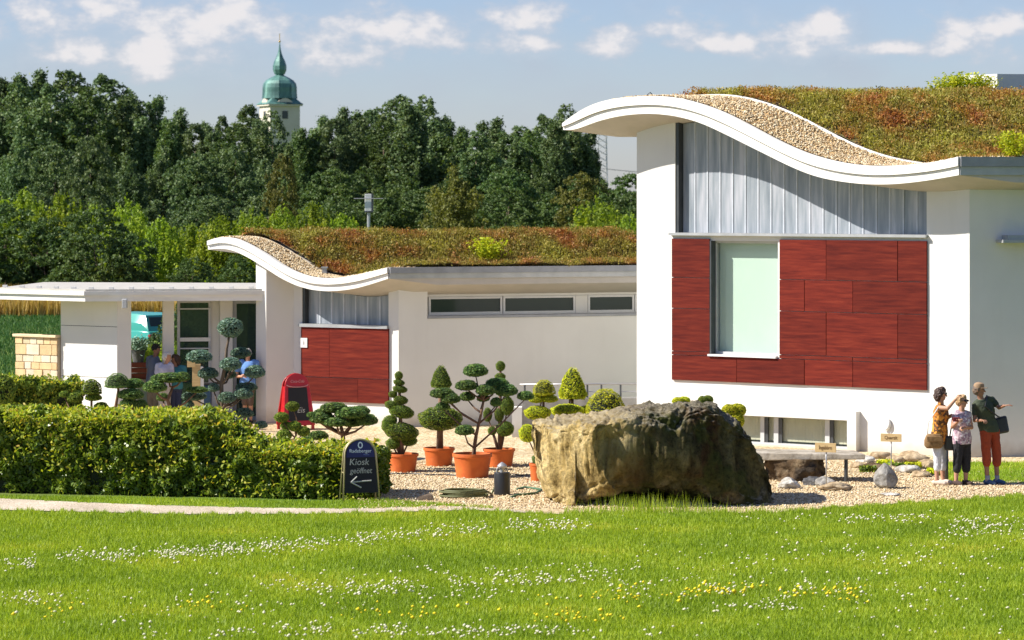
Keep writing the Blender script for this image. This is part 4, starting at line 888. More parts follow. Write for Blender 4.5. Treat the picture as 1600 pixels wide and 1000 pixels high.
grass('verge_grass', 60000, -220, 770, 771, 797, 0.07, 0.016, lambda x, y: (y < edge_y(x, PATH_TOP) + .3 * jit(x)) & (y > edge_y(x, [(-260, 771), (200, 778), (480, 784), (600, 781), (760, 792)])), M_grass, 'strip of grass between hedge and path', 3)
grass('side_lawn_grass', 30000, 1478, 1850, 724, 755, 0.09, 0.02, lambda x, y: y < 753.5 + .4 * jit(x), M_grass, 'patch of lawn by the side wall of the tall building', 4)
# longer tufts at the boulder foot
rng = np.random.default_rng(5); C = np.array([G(x, y)[:] for x, y in zip(rng.normal(1015, 45, 420), rng.uniform(796, 804, 420))]); V, Q = blades(C, .27, .010, rng, .5)
C2 = np.array([G(x, y)[:] for x, y in zip(rng.uniform(880, 1330, 1400), rng.normal(803, 2.5, 1400))]); V2, Q2 = blades(C2, .12, .012, rng, .6)
tag(link('long_grass', raw_mesh('long_grass', np.concatenate([V, V2]), np.concatenate([Q, Q2 + len(V)]), 3), M_grass), 'longer grass tufts at the foot of the boulder', 'grass', kind='stuff')
M_clover = leafmat('clover_blossom', [(0.0, (0.80, 0.77, 0.55)), (1.0, (0.9, 0.88, 0.72))], .2); M_hawk = leafmat('yellow_blossom', [(0.0, (0.82, 0.66, 0.02)), (1.0, (0.88, 0.78, 0.04))], .2)
def blossoms(name, pts, r, mat, label, seed):
    rng = np.random.default_rng(seed); C = np.array([G(x, y, 0.0)[:] for x, y in pts]); C[:, 2] = rng.uniform(0.05, 0.12, len(C)); o = octas(C, r, rng, name, None, mat); return tag(o, label, 'flowers', kind='stuff')
rng = np.random.default_rng(8); pts = []
def patch(n, cx, cy, sx, sy):
    for x, y in zip(rng.normal(cx, sx, n), rng.normal(cy, sy, n)):
        if y > edge_y(x, LAWN_EDGE) + 6 and y < 1035 and noise.noise(Vector((x * .02, y * .05, 2))) > -.12: pts.append((x, y))
xs = rng.uniform(-100, 860, 1700)
for x in xs:
    if noise.noise(Vector((x * .02, 0, 0))) + .5 > rng.uniform(0, .8) and rng.uniform() < 1.05 - abs(x - 330) / 800:
        pts.append((x, np.interp(x, [-100, 0, 120, 350, 500, 650, 860], [902, 892, 878, 868, 856, 842, 822]) + rng.normal(0, 5.5)))
for a in ((260, 1480, 818, 110, 4), (120, 1560, 836, 60, 6), (140, 880, 830, 60, 5), (330, 620, 925, 130, 14), (240, 860, 915, 90, 12), (380, 640, 996, 200, 6), (200, 1180, 905, 200, 26), (160, 1420, 870, 140, 24), (170, 1130, 930, 110, 8), (90, 60, 945, 50, 6), (120, 300, 960, 160, 22), (120, 1500, 950, 120, 30), (80, 1180, 956, 60, 5)): patch(*a)
blossoms('clover_flowers', pts, 0.019, M_clover, 'white clover heads in drifts across the lawn', 3)
pts = []
for a in ((130, 1130, 932, 90, 6), (30, 1325, 938, 20, 6), (40, 670, 968, 70, 6), (30, 100, 965, 50, 6), (30, 870, 972, 50, 6), (16, 300, 957, 30, 4), (25, 960, 943, 60, 8), (14, 440, 960, 120, 10)): patch(*a)
blossoms('yellow_flowers', pts, 0.024, M_hawk, 'small yellow flowers in the lawn foreground', 4)
# loose gravel
rng = np.random.default_rng(12); n = 26000; C, px = scatter_ground(n, 560, 1650, 51, 60, rng); py = HY + F * EYE / C[:, 1]; k = (py < edge_y(px, LAWN_EDGE) - 1); C = C[k]; C[:, 2] = .006
octas(C, 0.018, rng, 'loose_gravel')['label'] = 'loose beige gravel'
# ================================================================ hedges
def hedge(name, label, A, B, depth, ha, hb, n, mat, mat2, parent_loc, seed, lsize=.042, young=1.0, step=0.6):
    """box hedge from A to B (front foot line) with leafy skin over dark twigs"""
    rng = np.random.default_rng(seed); A = np.array(A[:2]); B = np.array(B[:2]); L = np.linalg.norm(B - A); d = (B - A) / L; nn = np.array([d[1], -d[0]])
    if nn[1] > 0: nn = -nn
    root = thing(name, label, 'hedge', (A[0], A[1], 0))
    def H(t): return ha + (hb - ha) * np.clip((t / L - step) / .13, 0, 1)
    area = [L * (ha + hb) / 2, L * depth, depth * hb, L * (ha + hb) / 3]; side = rng.choice(4, n, p=np.array(area) / sum(area))
    t = rng.uniform(0, L, n); v = rng.uniform(0, 1, n); q = rng.uniform(0, depth, n); Ht = H(t)
    P_ = np.zeros((n, 3)); N_ = np.zeros((n, 3))
    def put(m, tt, nnv, zz, nv): P_[m, :2] = A + tt[:, None] * d + nnv[:, None] * nn; P_[m, 2] = zz; N_[m] = nv
    m = side == 0; put(m, t[m], np.zeros(m.sum()), v[m] * Ht[m], (*nn, .1)); m = side == 1; put(m, t[m], -q[m], Ht[m], (0, 0, 1))
    m = side == 2; put(m, np.full(m.sum(), L), -q[m], v[m] * H(np.full(m.sum(), L)), (*d, .1)); m = side == 3; put(m, t[m], np.full(m.sum(), -depth), v[m] * Ht[m], (*-nn, .1))
    bump = np.array([noise.noise(Vector(p * 2.2)) * .6 + noise.noise(Vector(p * 6)) * .5 for p in P_])
    up_ = np.maximum(0, (P_[:, 2] / Ht - .9)) * 10; inward = rng.uniform(0, 1, n) ** 1.5 * .14
    P_ += N_ * (bump * .28 - inward)[:, None]; ctr = A + d * L / 2 - nn * depth / 2
    rnd_ = np.clip(P_[:, 2] / Ht - .8, 0, 1) * .5; P_[:, :2] -= (np.sign((P_[:, :2] - ctr) @ nn))[:, None] * nn * (rnd_ * .3)[:, None]
    taper = (P_[:, 2] < .12); P_ = P_[~taper | (rng.uniform(0, 1, n) < .5)]; 
    N2 = N_[:len(P_)] * 0 + np.array([-.3, -.3, .8]); V, Q = cards(P_, lsize, rng, .55, N2, .15)
    f = link('foliage', raw_mesh('foliage', V, Q, 4), mat, root)
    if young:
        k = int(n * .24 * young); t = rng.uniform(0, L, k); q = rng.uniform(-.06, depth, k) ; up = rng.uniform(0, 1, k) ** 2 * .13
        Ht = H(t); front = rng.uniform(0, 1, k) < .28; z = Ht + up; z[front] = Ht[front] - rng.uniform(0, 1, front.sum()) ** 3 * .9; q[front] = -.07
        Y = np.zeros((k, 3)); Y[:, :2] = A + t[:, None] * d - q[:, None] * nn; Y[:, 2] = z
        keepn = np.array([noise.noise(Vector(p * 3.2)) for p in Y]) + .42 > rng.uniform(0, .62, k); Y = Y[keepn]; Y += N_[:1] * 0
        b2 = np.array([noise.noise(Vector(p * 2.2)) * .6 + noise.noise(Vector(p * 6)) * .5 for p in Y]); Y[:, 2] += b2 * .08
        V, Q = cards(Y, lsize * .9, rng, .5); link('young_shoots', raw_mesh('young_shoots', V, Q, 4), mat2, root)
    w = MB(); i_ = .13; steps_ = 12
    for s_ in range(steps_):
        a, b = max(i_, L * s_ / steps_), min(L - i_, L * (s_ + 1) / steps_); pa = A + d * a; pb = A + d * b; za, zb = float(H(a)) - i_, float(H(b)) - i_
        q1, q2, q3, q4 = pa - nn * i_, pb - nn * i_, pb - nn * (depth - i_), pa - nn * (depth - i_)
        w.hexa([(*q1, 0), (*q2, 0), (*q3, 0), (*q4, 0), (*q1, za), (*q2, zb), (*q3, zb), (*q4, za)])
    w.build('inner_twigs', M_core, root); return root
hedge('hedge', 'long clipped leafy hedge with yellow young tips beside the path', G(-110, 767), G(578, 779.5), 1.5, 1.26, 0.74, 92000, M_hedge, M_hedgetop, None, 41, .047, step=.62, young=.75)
hedge('dark_hedge', 'low dark clipped hedge in the shade before the stone wall', P(-120, 0, 65.5)[:2], P(128, 0, 66.5)[:2], 0.9, 1.16, 1.1, 22000, M_yew, M_hedgetop, None, 42, .045, .25)
# ================================================================ topiary
def unit_foliage(kind, n, ls, seed):
    rng = np.random.default_rng(seed); d = rand_dirs(n, rng)
    if kind == 'ball': p = d.copy()
    elif kind == 'pad': p = d.copy(); p[:, 2] = np.where(p[:, 2] < 0, p[:, 2] * .55, p[:, 2])
    elif kind == 'dome': p = d.copy(); p[:, 2] = np.where(p[:, 2] < 0, -0.12 * np.abs(p[:, 2]), p[:, 2] * 1.0); p[:, 2] = p[:, 2] * 2 - 1
    elif kind == 'cone':
        h = 1 - np.sqrt(rng.uniform(0, 1, n)); a = rng.uniform(0, 2 * PI, n); r = np.clip((1 - h) ** .62, 0, 1); r = np.where(h < .12, r * (.8 + h * 1.6), r)
        p = np.stack([np.cos(a) * r, np.sin(a) * r, h * 2 - 1], 1); d = np.stack([np.cos(a), np.sin(a), .5 + 0 * a], 1)
        bt = rng.uniform(0, 1, n) < .15; rr = np.sqrt(rng.uniform(0, 1, n)); p[bt] = np.stack([np.cos(a) * rr * .85, np.sin(a) * rr * .85, -1 + 0 * a], 1)[bt]
    bump = np.array([noise.noise(Vector(x * 2.1 + seed)) for x in p]); p = p * (1 + .10 * bump - rng.uniform(0, 1, n) ** 2 * .10)[:, None]
    V, Q = cards(p, ls, rng, .35, d / np.linalg.norm(d, axis=1, keepdims=True), -.0 + .35); m = raw_mesh('foliage', V, Q, 4)
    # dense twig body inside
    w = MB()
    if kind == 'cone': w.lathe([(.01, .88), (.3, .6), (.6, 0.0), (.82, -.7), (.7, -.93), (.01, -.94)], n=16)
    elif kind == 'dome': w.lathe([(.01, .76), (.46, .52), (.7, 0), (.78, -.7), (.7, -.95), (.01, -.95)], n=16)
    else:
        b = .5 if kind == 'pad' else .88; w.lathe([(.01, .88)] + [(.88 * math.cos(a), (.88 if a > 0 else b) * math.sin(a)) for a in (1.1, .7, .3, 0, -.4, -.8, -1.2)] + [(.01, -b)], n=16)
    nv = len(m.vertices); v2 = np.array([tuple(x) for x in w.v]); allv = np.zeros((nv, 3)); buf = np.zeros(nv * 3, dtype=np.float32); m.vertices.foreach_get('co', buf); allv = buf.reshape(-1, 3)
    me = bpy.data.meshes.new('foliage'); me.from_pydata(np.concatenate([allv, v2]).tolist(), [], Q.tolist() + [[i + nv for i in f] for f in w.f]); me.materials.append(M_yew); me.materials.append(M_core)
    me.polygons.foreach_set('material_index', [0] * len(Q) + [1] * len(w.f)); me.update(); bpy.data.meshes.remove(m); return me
UF = {}
for kd in ('ball', 'pad', 'dome', 'cone'):
    UF[kd] = [unit_foliage(kd, 3400, .075, 50 + len(UF)), unit_foliage(kd, 1700, .14, 60 + len(UF))]
def pot(root, px, ytop, ybot, D, rw):
    s = F / D; r = rw / 2 / s; z1 = (ybot - ytop) / s; w = MB()
    w.lathe([(r * .80, 0), (r * .86, z1 * .4), (r * .93, z1 * .8), (r * .95, z1 * .84), (r, z1 * .86), (r * 1.01, z1 * .93), (r * 1.0, z1), (r * .93, z1), (r * .90, z1 * .8), (.01, z1 * .8)], (k_of(px) * D, D, 0), 28)
    w.build('pot', M_terra, root, smooth='auto'); w = MB(); w.lathe([(r * .9, z1 * .79), (r * .9, z1 * .86), (.01, z1 * .88)], (k_of(px) * D, D, 0), 20); w.build('soil', M_soil, root); return z1
def plant(name, label, D, base, pads, mat, bark=M_redbark, potspec=None, trunk=None, tr=.035, coarse=0, cat='topiary', group=None, z0=0.0, seed=1):
    s = F / D; root = thing(name, label, cat, (k_of(base) * D, D, 0), 0, group); rnd = random.Random(seed + int(base))
    if potspec: z0 = pot(root, *potspec[:3], D, potspec[3]) * .8
    bz = Vector((k_of(base) * D, D, z0)); tk = [bz - Vector((0, 0, .03))] + [P(x, y, D) for x, y in (trunk or [])]
    top = max(pads, key=lambda p: -p[1])
    if not trunk: tk.append(P(top[0], top[1], D + top[4] if len(top) > 4 else D))
    w = MB(); w.tube(tk, [tr * (1 - .55 * i / (len(tk) - 1)) for i in range(len(tk))], 7); w.build('trunk', bark, root, smooth=True)
    for i, pd in enumerate(pads):
        px, py, rx, ry = pd[:4]; dy = pd[4] if len(pd) > 4 else 0.0; kind = pd[5] if len(pd) > 5 else 'pad'; tilt = pd[6] if len(pd) > 6 else 0
        c = P(px, py, D + dy); o = bpy.data.objects.new('foliage_pad', UF[kind][coarse]); COL.objects.link(o); o.parent = root; o.location = c - Vector(root.location)
        dep = rx if len(pd) < 8 else pd[7]; o.scale = (rx / s, dep / s * .92, ry / s * (1.15 if kind == 'pad' else 1)); o.rotation_euler = (0, math.radians(tilt), 0)
        o.material_slots[0].link = 'OBJECT'; o.material_slots[0].material = mat
        if not (abs(px - tk[-1].x / tk[-1].y * F - CX) < 3 and i == 0):
            best = min(range(len(tk)), key=lambda k: (abs(tk[k].z - (c.z - .8 * (abs(c.x - tk[k].x) + .15)))))
            a = tk[best]; e = c - Vector((0, 0, ry / s * .4)); mid = a.lerp(e, .5) + Vector((rnd.uniform(-.03, .03), rnd.uniform(-.03, .03), -.04)); b = MB(); b.tube([a, mid, e], [tr * .5, tr * .38, tr * .25], 6); b.build('branch', bark, root, smooth=True)
    return root
plant('spiral_topiary', 'dark green yew clipped as a spiral in terracotta pot, leftmost potted plant', 57.9, 628, [(623, 587, 6.5, 7, 0, 'ball'), (623.5, 597.5, 9, 5, 0, 'ball', 10), (625, 608, 11.5, 6, 0, 'ball', 8), (614, 616, 7, 5.5, .03, 'ball'), (626, 625, 11.5, 7, 0, 'ball', 8), (612, 633, 11, 7, 0, 'ball', 14), (627, 643, 20, 10.5, 0, 'ball', 12), (609, 658, 12, 9, .02, 'ball', -20), (608, 667, 12.5, 10, 0, 'ball', 25), (627, 674, 27, 14, 0, 'ball', 8), (614, 693, 11.5, 9, 0, 'ball'), (638, 689, 14, 8, .06, 'ball')],
      M_yew, potspec=(629, 709, 737.5, 50), tr=.05, group='potted topiary plants on the gravel')
plant('cone_topiary', 'dark yew with clipped cone above round cushion in terracotta pot, behind', 59.2, 687, [(689, 587, 18.5, 18, 0, 'cone'), (688, 607, 6, 4, 0, 'ball'), (688, 654, 34, 18.5, 0, 'ball')], M_yew, potspec=(686, 699, 727, 49), tr=.07, group='potted topiary plants on the gravel')
plant('cloud_tree', 'cloud pruned pine with many round pads in the largest terracotta pot', 56.8, 740,
      [(743, 581, 19, 11), (729, 604, 17.5, 9), (691, 616, 19, 9), (704, 624.5, 15, 9, -.1), (730, 621, 12, 8, .2), (759, 611, 15.5, 9.5, -.1), (777, 600, 18, 8.5, .2), (791, 612, 17.5, 10.5, .1), (755, 623, 10, 7, .2), (692, 636, 11, 7, .1), (726, 674, 15, 9, -.15), (821, 620, 13, 8, .1), (775, 630, 9, 8, .1)],
      M_pine, potspec=(738, 709, 746, 62), trunk=[(741, 700), (744, 680), (748, 662), (752, 645), (756, 625)], tr=.04, coarse=1, group='potted topiary plants on the gravel')
plant('tiered_topiary', 'slim tiered topiary with small ball on top, in pot behind the cloud tree', 59.0, 781, [(782, 572, 7.5, 8, 0, 'ball'), (781.5, 589, 8.5, 6.5, 0, 'ball'), (792, 634, 11, 15, 0, 'ball'), (780, 648, 7.5, 11, 0, 'ball'), (762, 648, 7, 11, 0, 'ball'), (789, 670, 14, 12, 0, 'ball'), (769, 673, 7, 7, 0, 'ball'), (783, 612, 8, 7, 0, 'ball')],
      M_yew, potspec=(780, 701, 729, 50), tr=.045, group='potted topiary plants on the gravel')
plant('small_potted_plant', 'small terracotta pot with low plant half hidden by the boulder', 56.0, 838, [(843, 717, 12, 9, 0, 'ball')], M_pine, potspec=(840, 723, 751, 26), tr=.02)
LG = 'lime green clipped shrubs behind the boulder'
plant('lime_cloud_shrub', 'lime green shrub clipped into stacked cushions with a domed top, left of cone', 58.5, 846, [(850, 604, 18, 11, 0, 'dome'), (838, 624.5, 12, 8), (859, 624.5, 13, 7), (840, 645, 21, 11, 0, 'ball'), (824, 677, 13.5, 14, 0, 'ball')], M_lime, tr=.04, group=LG)
plant('lime_cone_shrub', 'lime green shrub clipped to a tall rounded cone, behind the boulder', 59.0, 893, [(894.5, 597, 25, 25.5, 0, 'cone'), (887, 642, 26, 11, -.2, 'ball'), (914, 641, 12, 7, .1, 'ball')], M_lime, tr=.05, group=LG)
plant('lime_dome_shrub', 'lime green shrub clipped to a low half dome, right of the cone', 58.5, 946, [(946, 628, 32, 21, 0, 'dome')], M_lime, tr=.05, group=LG)
for x, y, rx, ry, lb in ((1064, 626, 14, 8, 'small lime green shrub above the boulder top, left of three'), (1102, 625, 12, 9, 'small darker green shrub above the boulder top, middle of three'), (1146, 641, 19, 13, 'loose yellow green shrub above the boulder shoulder, right of three')):
    plant('low_shrub', lb, 60.0, x, [(x - rx * .35, y + 1, rx * .65, ry * .8, 0, 'ball'), (x + rx * .35, y, rx * .7, ry * .8, .1, 'ball'), (x, y + ry * 1.3, rx * .9, ry, .0, 'ball')], M_lime if x != 1102 else M_yew, tr=.03, coarse=1, group='low shrubs above the boulder', cat='shrub')
plant('flat_pine', 'wide flat topped dark pine on short crooked stems, behind the end of the hedge', 60.5, 535, [(522, 639, 22, 9), (547, 647, 24, 10, -.15), (504, 655, 20, 10), (573, 658, 17, 10), (526, 661, 20, 8, -.2), (562, 643, 16, 8, .2), (504, 646, 14, 7, .2), (487, 649, 8, 5), (550, 662, 18, 7, .1), (497, 682, 16, 8, .2), (478, 690, 12, 7, .1)],
      M_pine, trunk=[(536, 680), (532, 662)], tr=.06, coarse=1, cat='pine')
plant('pompon_pine', 'pine pruned into small loose balls in front of the red board', 60.0, 458, [(457, 635, 11, 7.5, 0, 'ball'), (440, 652, 11.5, 8, 0, 'ball'), (460, 666, 11, 8, 0, 'ball'), (444, 680, 12, 9, 0, 'ball'), (474, 674, 10.5, 8, 0, 'ball'), (447, 665, 9, 6.5, .1, 'ball')], M_yew, trunk=[(462, 685), (464, 660)], tr=.03, coarse=1, cat='pine')
plant('blue_pine', 'tall cloud pruned blue grey pine before the glazed entrance', 62.0, 346, [(360, 512, 19.5, 15, 0, 'ball'), (311, 559, 20, 11), (376, 553, 16, 9, .2), (360, 571, 17, 11, -.2), (325, 585, 16, 9.5), (398, 583, 16, 11), (358, 586, 11, 8, .2), (334, 607, 9, 7.5), (354, 623, 13.5, 9.5, -.2), (385, 606, 17, 7.5, .1), (380, 617, 15, 9, -.1), (303, 620, 19, 8.5), (294, 634, 9.5, 7.5), (381, 647, 15, 8.5), (408, 665, 10, 6.5)],
      M_bluepine, trunk=[(347, 640), (346, 600), (353, 565), (354, 545), (359, 520)], tr=.05, coarse=1, cat='pine', bark=M_bark)
plant('umbrella_pine', 'green cloud pruned pine with forked reddish stems before the visitors', 61.5, 266, [(264, 592, 28, 8.5), (285, 590, 12, 8, .1), (242, 606, 18.5, 10.5, -.2), (308, 610, 17, 5.5), (254, 622, 10, 7, .3)], M_pine, trunk=[(267, 642), (262, 625), (270, 605)], tr=.055, coarse=1, cat='pine')
plant('layered_pine', 'low green pine with stacked cushions left of the forked pine', 62.5, 208, [(208, 601, 17, 8.5, .2), (204, 618, 20, 9.5), (202, 632, 15, 8.5), (220, 635, 11, 9)], M_pine, tr=.05, coarse=1, cat='pine')
plant('mushroom_pine', 'small pine with a single mushroom shaped crown against white wall', 62.5, 181, [(183, 593, 20, 10.5, 0, 'dome')], M_pine, trunk=[(180, 640), (185, 610), (183, 595)], tr=.04, cat='pine')
plant('rounded_pine', 'dark dome topped pine with yellowish lower cushions right of the dark hedge', 63.0, 143, [(143, 603, 16, 10.5, 0, 'dome'), (158, 638, 12, 8.5), (124, 645, 17, 7.5), (117, 623, 13, 8.5), (146, 622, 13, 6.5), (100, 617, 8, 5.5)], M_yew, tr=.04, coarse=1, cat='pine')
plant('dark_shrub', 'dark clipped shrub at the left edge of the garden', 63.5, 4, [(2, 610, 22, 25, 0, 'ball'), (-30, 600, 26, 28, .3, 'ball')], M_yew, tr=.05, coarse=1, cat='shrub')
# ================================================================ rocks
def rock_mesh(name, size, seed, sub=4, rough=.22, flat_=.0, cuts=4):
    bm = bmesh.new(); bmesh.ops.create_icosphere(bm, subdivisions=sub, radius=1.0); rnd = random.Random(seed)
    pl = [(Vector((rnd.uniform(-1, 1), rnd.uniform(-1, 1), rnd.uniform(-.3, 1))).normalized(), rnd.uniform(.55, .85)) for _ in range(cuts)]; off = Vector((seed * 3.1, seed * 1.7, 0))
    for v in bm.verts:
        for nrm, d in pl:
            k = v.co.dot(nrm) - d
            if k > 0: v.co -= nrm * k * .85
        f = 1 + rough * noise.fractal(v.co * 1.3 + off, 0.8, 2.1, 5); v.co = Vector((v.co.x * size[0] * f, v.co.y * size[1] * f, v.co.z * size[2] * f))
    me = bpy.data.meshes.new(name); bm.to_mesh(me); bm.free(); me.polygons.foreach_set('use_smooth', [True] * len(me.polygons)); return me
def rock(px, py, D, wpx, hpx, mat, label, seed, name='stone', group=None, dep=None, rz=0.0, cuts=4, sub=4, cat='stone', rough=.22):
    s = F / D; w_, h_ = wpx / 2 / s, hpx / s; me = rock_mesh(name, (w_, dep or w_ * .8, h_ * .62), seed, sub, rough, cuts=cuts); o = link(name, me, mat); q = G(px, py) if D is None else Vector((k_of(px) * D, D, 0))
    o.location = (q.x, q.y, h_ * .38); o.rotation_euler = (0, 0, rz); return tag(o, label, cat, group)
# the big boulder: stations along x, closed cross-sections front to back
def boulder():
    Db = 51.0; s = F / Db
    top = [(832, 680), (836, 672), (860, 667), (895, 662), (935, 655), (975, 648), (1010, 642), (1060, 640), (1100, 637), (1125, 641), (1142, 656), (1162, 664), (1180, 690), (1195, 722), (1207, 755), (1213, 785)]
    bot = [(832, 672), (838, 720), (846, 765), (856, 792), (880, 800), (915, 798), (925, 786), (945, 779), (985, 771), (1040, 773), (1085, 784), (1120, 796), (1150, 802), (1195, 802), (1213, 792)]
    front = [(832, 1.55), (860, .95), (895, .45), (930, -.05), (960, -.08), (1000, .03), (1060, .22), (1120, .48), (1170, .78), (1200, 1.0), (1213, 1.35)]
    backy = [(832, 1.9), (870, 2.6), (1000, 2.8), (1150, 2.5), (1200, 1.9), (1213, 1.5)]
    NX, NA = 280, 180; rs = []
    for i in range(NX):
        x = 832.5 + (1212.5 - 832.5) * i / (NX - 1); I = lambda c: float(np.interp(x, [p[0] for p in c], [p[1] for p in c]))
        zt_ = EYE - (I(top) - HY) / s; zb_ = EYE - (I(bot) - HY) / s - .04; yf, yb = I(front), I(backy); cx = (x - CX) / s; ring = []
        for j in range(NA):
            a = 2 * PI * j / NA; ca, sa = math.cos(a), math.sin(a); e = .30; u = math.copysign(abs(ca) ** e, ca); v = math.copysign(abs(sa) ** e, sa)
            zb2 = zb_ if (u > 0 or x < 885) else -.05 + (zb_ + .05) * max(0, 1 + u * 3); z = (zt_ + zb2) / 2 + v * (zt_ - zb2) / 2; fz = (z - zb2) / max(.05, zt_ - zb2); yf = float(np.interp(max(832, x - (58 * max(0, .55 - fz) if x > 900 else 0)), [p[0] for p in front], [p[1] for p in front])); y = (yf + yb) / 2 + u * -(yb - yf) / 2
            if u > 0:   # sculpt the face: overhang to the cave, notch and fins
                if 925 < x < 1140: y += u * .28 * max(0, 1 - fz * 2.2) ** 1.2 * min(1, (x - 925) / 30, (1140 - x) / 40)
                y += u * .10 * math.sin(fz * 5 + x * .02)
                nx = (x - 945 - 40 * (fz - .55)) / 26; nz = (fz - .72) / .17; y += u * .30 * math.exp(-nx * nx - nz * nz)
                lx = (x - (925 + 65 * max(0, .62 - fz)));
                if lx > 0 and x < 1120: y += u * .16 * min(1, lx / 14) * (1 - max(0, (x - 1020) / 100))
            ring.append(Vector((cx, Db + y, z)))
        rs.append(ring)
    w = MB(); w.rings(rs); o = w.build('boulder', M_boulder, None, smooth=True); me = o.data; bm = bmesh.new(); bm.from_mesh(me); bm.normal_update()
    for v in bm.verts:
        c = v.co; k = -.02 + .03 * noise.noise(c * 9) + .018 * noise.noise(c * 19) - .05 * max(0, .5 - abs(noise.noise(Vector((c.x * 1.7, c.y * 1.7, c.z * 2.6 + 4)))) * 9) + .085 * noise.fractal(c * 1.1 + Vector((3, 1, 7)), .8, 2.1, 8) + .028 * noise.fractal(c * 5.0, .7, 2.2, 5) - .10 * max(0, .09 - (noise.voronoi(c * 1.1)[0][1] - noise.voronoi(c * 1.1)[0][0])) / .09 * .5
        amt = 1.0 if c.y < Db + 1.2 else 1.0; v.co = c + v.normal * k * amt
        if v.co.z < -.05: v.co.z = -.05
    bm.to_mesh(me); bm.free(); return tag(o, 'huge weathered sandstone boulder with mossy dark face on the gravel', 'boulder')
def bouldermat():
    m, N = newmat('weathered_shaded_boulder'); tc = N.n('ShaderNodeTexCoord'); P0 = tc.outputs['Object']
    st = N.n('ShaderNodeMapping', i_Vector=P0); st.inputs['Scale'].default_value = (1.5, 1.5, .8)
    a = N.n('ShaderNodeTexNoise', i_Vector=st.outputs[0], i_Scale=1.3, i_Detail=9.0, i_Roughness=.66); b = N.n('ShaderNodeTexNoise', i_Vector=P0, i_Scale=12.0, i_Detail=10.0, i_Roughness=.78)
    sx = N.n('ShaderNodeSeparateXYZ', i_0=P0)
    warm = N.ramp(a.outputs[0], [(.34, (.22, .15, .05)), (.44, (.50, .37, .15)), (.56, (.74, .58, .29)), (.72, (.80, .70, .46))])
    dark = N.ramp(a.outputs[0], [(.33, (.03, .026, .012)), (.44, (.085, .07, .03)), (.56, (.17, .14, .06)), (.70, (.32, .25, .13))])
    f = N.n('ShaderNodeMapRange', i_0=N.m('ADD', sx.outputs[0], N.m('MULTIPLY', N.m('SUBTRACT', b.outputs[0], .5), 1.2)), i_1=1.45, i_2=2.15).outputs[0]  # sunlit left side and shaded right side put into the colour along x
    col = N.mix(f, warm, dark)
    g = N.n('ShaderNodeTexNoise', i_Vector=st.outputs[0], i_Scale=.9, i_Detail=4.0); rust = N.m('MULTIPLY', N.ramp(g.outputs[0], [(.52, 0.), (.62, .6)]), f)
    col = N.mix(rust, col, (.085, .03, .014))
    sep = N.n('ShaderNodeTexNoise', i_Vector=P0, i_Scale=1.7, i_Detail=6.0); moss = N.m('MULTIPLY', N.ramp(sep.outputs[0], [(.52, 0.), (.60, .7)]), f); col = N.mix(moss, col, (.07, .085, .018))
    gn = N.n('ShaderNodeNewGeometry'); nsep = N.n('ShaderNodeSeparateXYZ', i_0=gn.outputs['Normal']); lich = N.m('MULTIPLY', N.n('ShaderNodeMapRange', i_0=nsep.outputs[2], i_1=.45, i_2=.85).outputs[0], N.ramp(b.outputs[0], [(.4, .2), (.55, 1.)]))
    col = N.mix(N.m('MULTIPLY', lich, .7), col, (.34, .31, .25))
    col = N.mix(1.0, col, N.ramp(b.outputs[0], [(.36, (.38, .35, .31)), (.5, (1, 1, 1)), (.64, (1.45, 1.38, 1.25))]), 'MULTIPLY')
    pr = N.n('ShaderNodeBsdfPrincipled', i_Roughness=.93); pr.inputs['Specular IOR Level'].default_value = .15; N.link(col, pr.inputs['Base Color'])
    bp = N.n('ShaderNodeBump', i_Height=b.outputs[0], i_Strength=1.0, i_Distance=.12); N.link(bp.outputs[0], pr.inputs['Normal']); N.link(pr.outputs[0], N.n('ShaderNodeOutputMaterial').inputs[0]); return m
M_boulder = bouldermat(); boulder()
# stone table: slab on a rock and a steel post
tb = thing('stone_table', 'flat stone slab resting on a rough rock base and thin dark post', 'stone table', G(1250, 752)); Dt = 55.9; s = F / Dt
me = rock_mesh('rock_base', (.58, .5, .42), 11, 5, .26, cuts=9); 
for v in me.vertices: v.co.z = min(v.co.z, .155 + .01 * noise.noise(v.co * 8))
o = link('rock_base', me, M_rock_brown, tb); o.location = Vector((k_of(1240) * Dt, Dt + .3, .235)) - Vector(tb.location)
w = MB(); q = [P(1176, 706, Dt + .1), P(1352, 706, Dt - .25), P(1352, 706, Dt - .25) + Vector((-.1, .9, 0)), P(1170, 706, Dt + 1.0)]; z1 = EYE - (708 - HY) / s
w.prism([p[:2] for p in q], [z1 - .14, z1 - .09, z1 - .10, z1 - .15], z1); w.build('slab', M_slab, tb, bevel=.015)
w = MB(); p = P(1322, 752, Dt - .1); w.tube([(p.x, p.y, -.02), (p.x, p.y, z1 - .07)], .033, 8); w.build('post', M_darkframe, tb)
SG = 'loose stones on the gravel'
rock(1233, 766, 54.6, 38, 17, M_rock_pale, 'white rounded stone with a grey spot beside the boulder', 3, group=SG)
rock(1270, 760, 55.2, 34, 14, M_rock_dark, 'dark low stone under the rock table', 4, group=SG); rock(1291, 756, 55.0, 33, 15, M_rock_grey, 'blue grey stone at the foot of the small sign', 5, group=SG)
rock(1305, 768, 54.3, 56, 14, M_rock_tan, 'flat tan stone lying in front of the sign post', 6, group=SG, cuts=6); rock(1390, 779, 53.3, 34, 4, M_rock_pale, 'thin flat pale stone in the gravel before the upright stone', 7, group=SG)
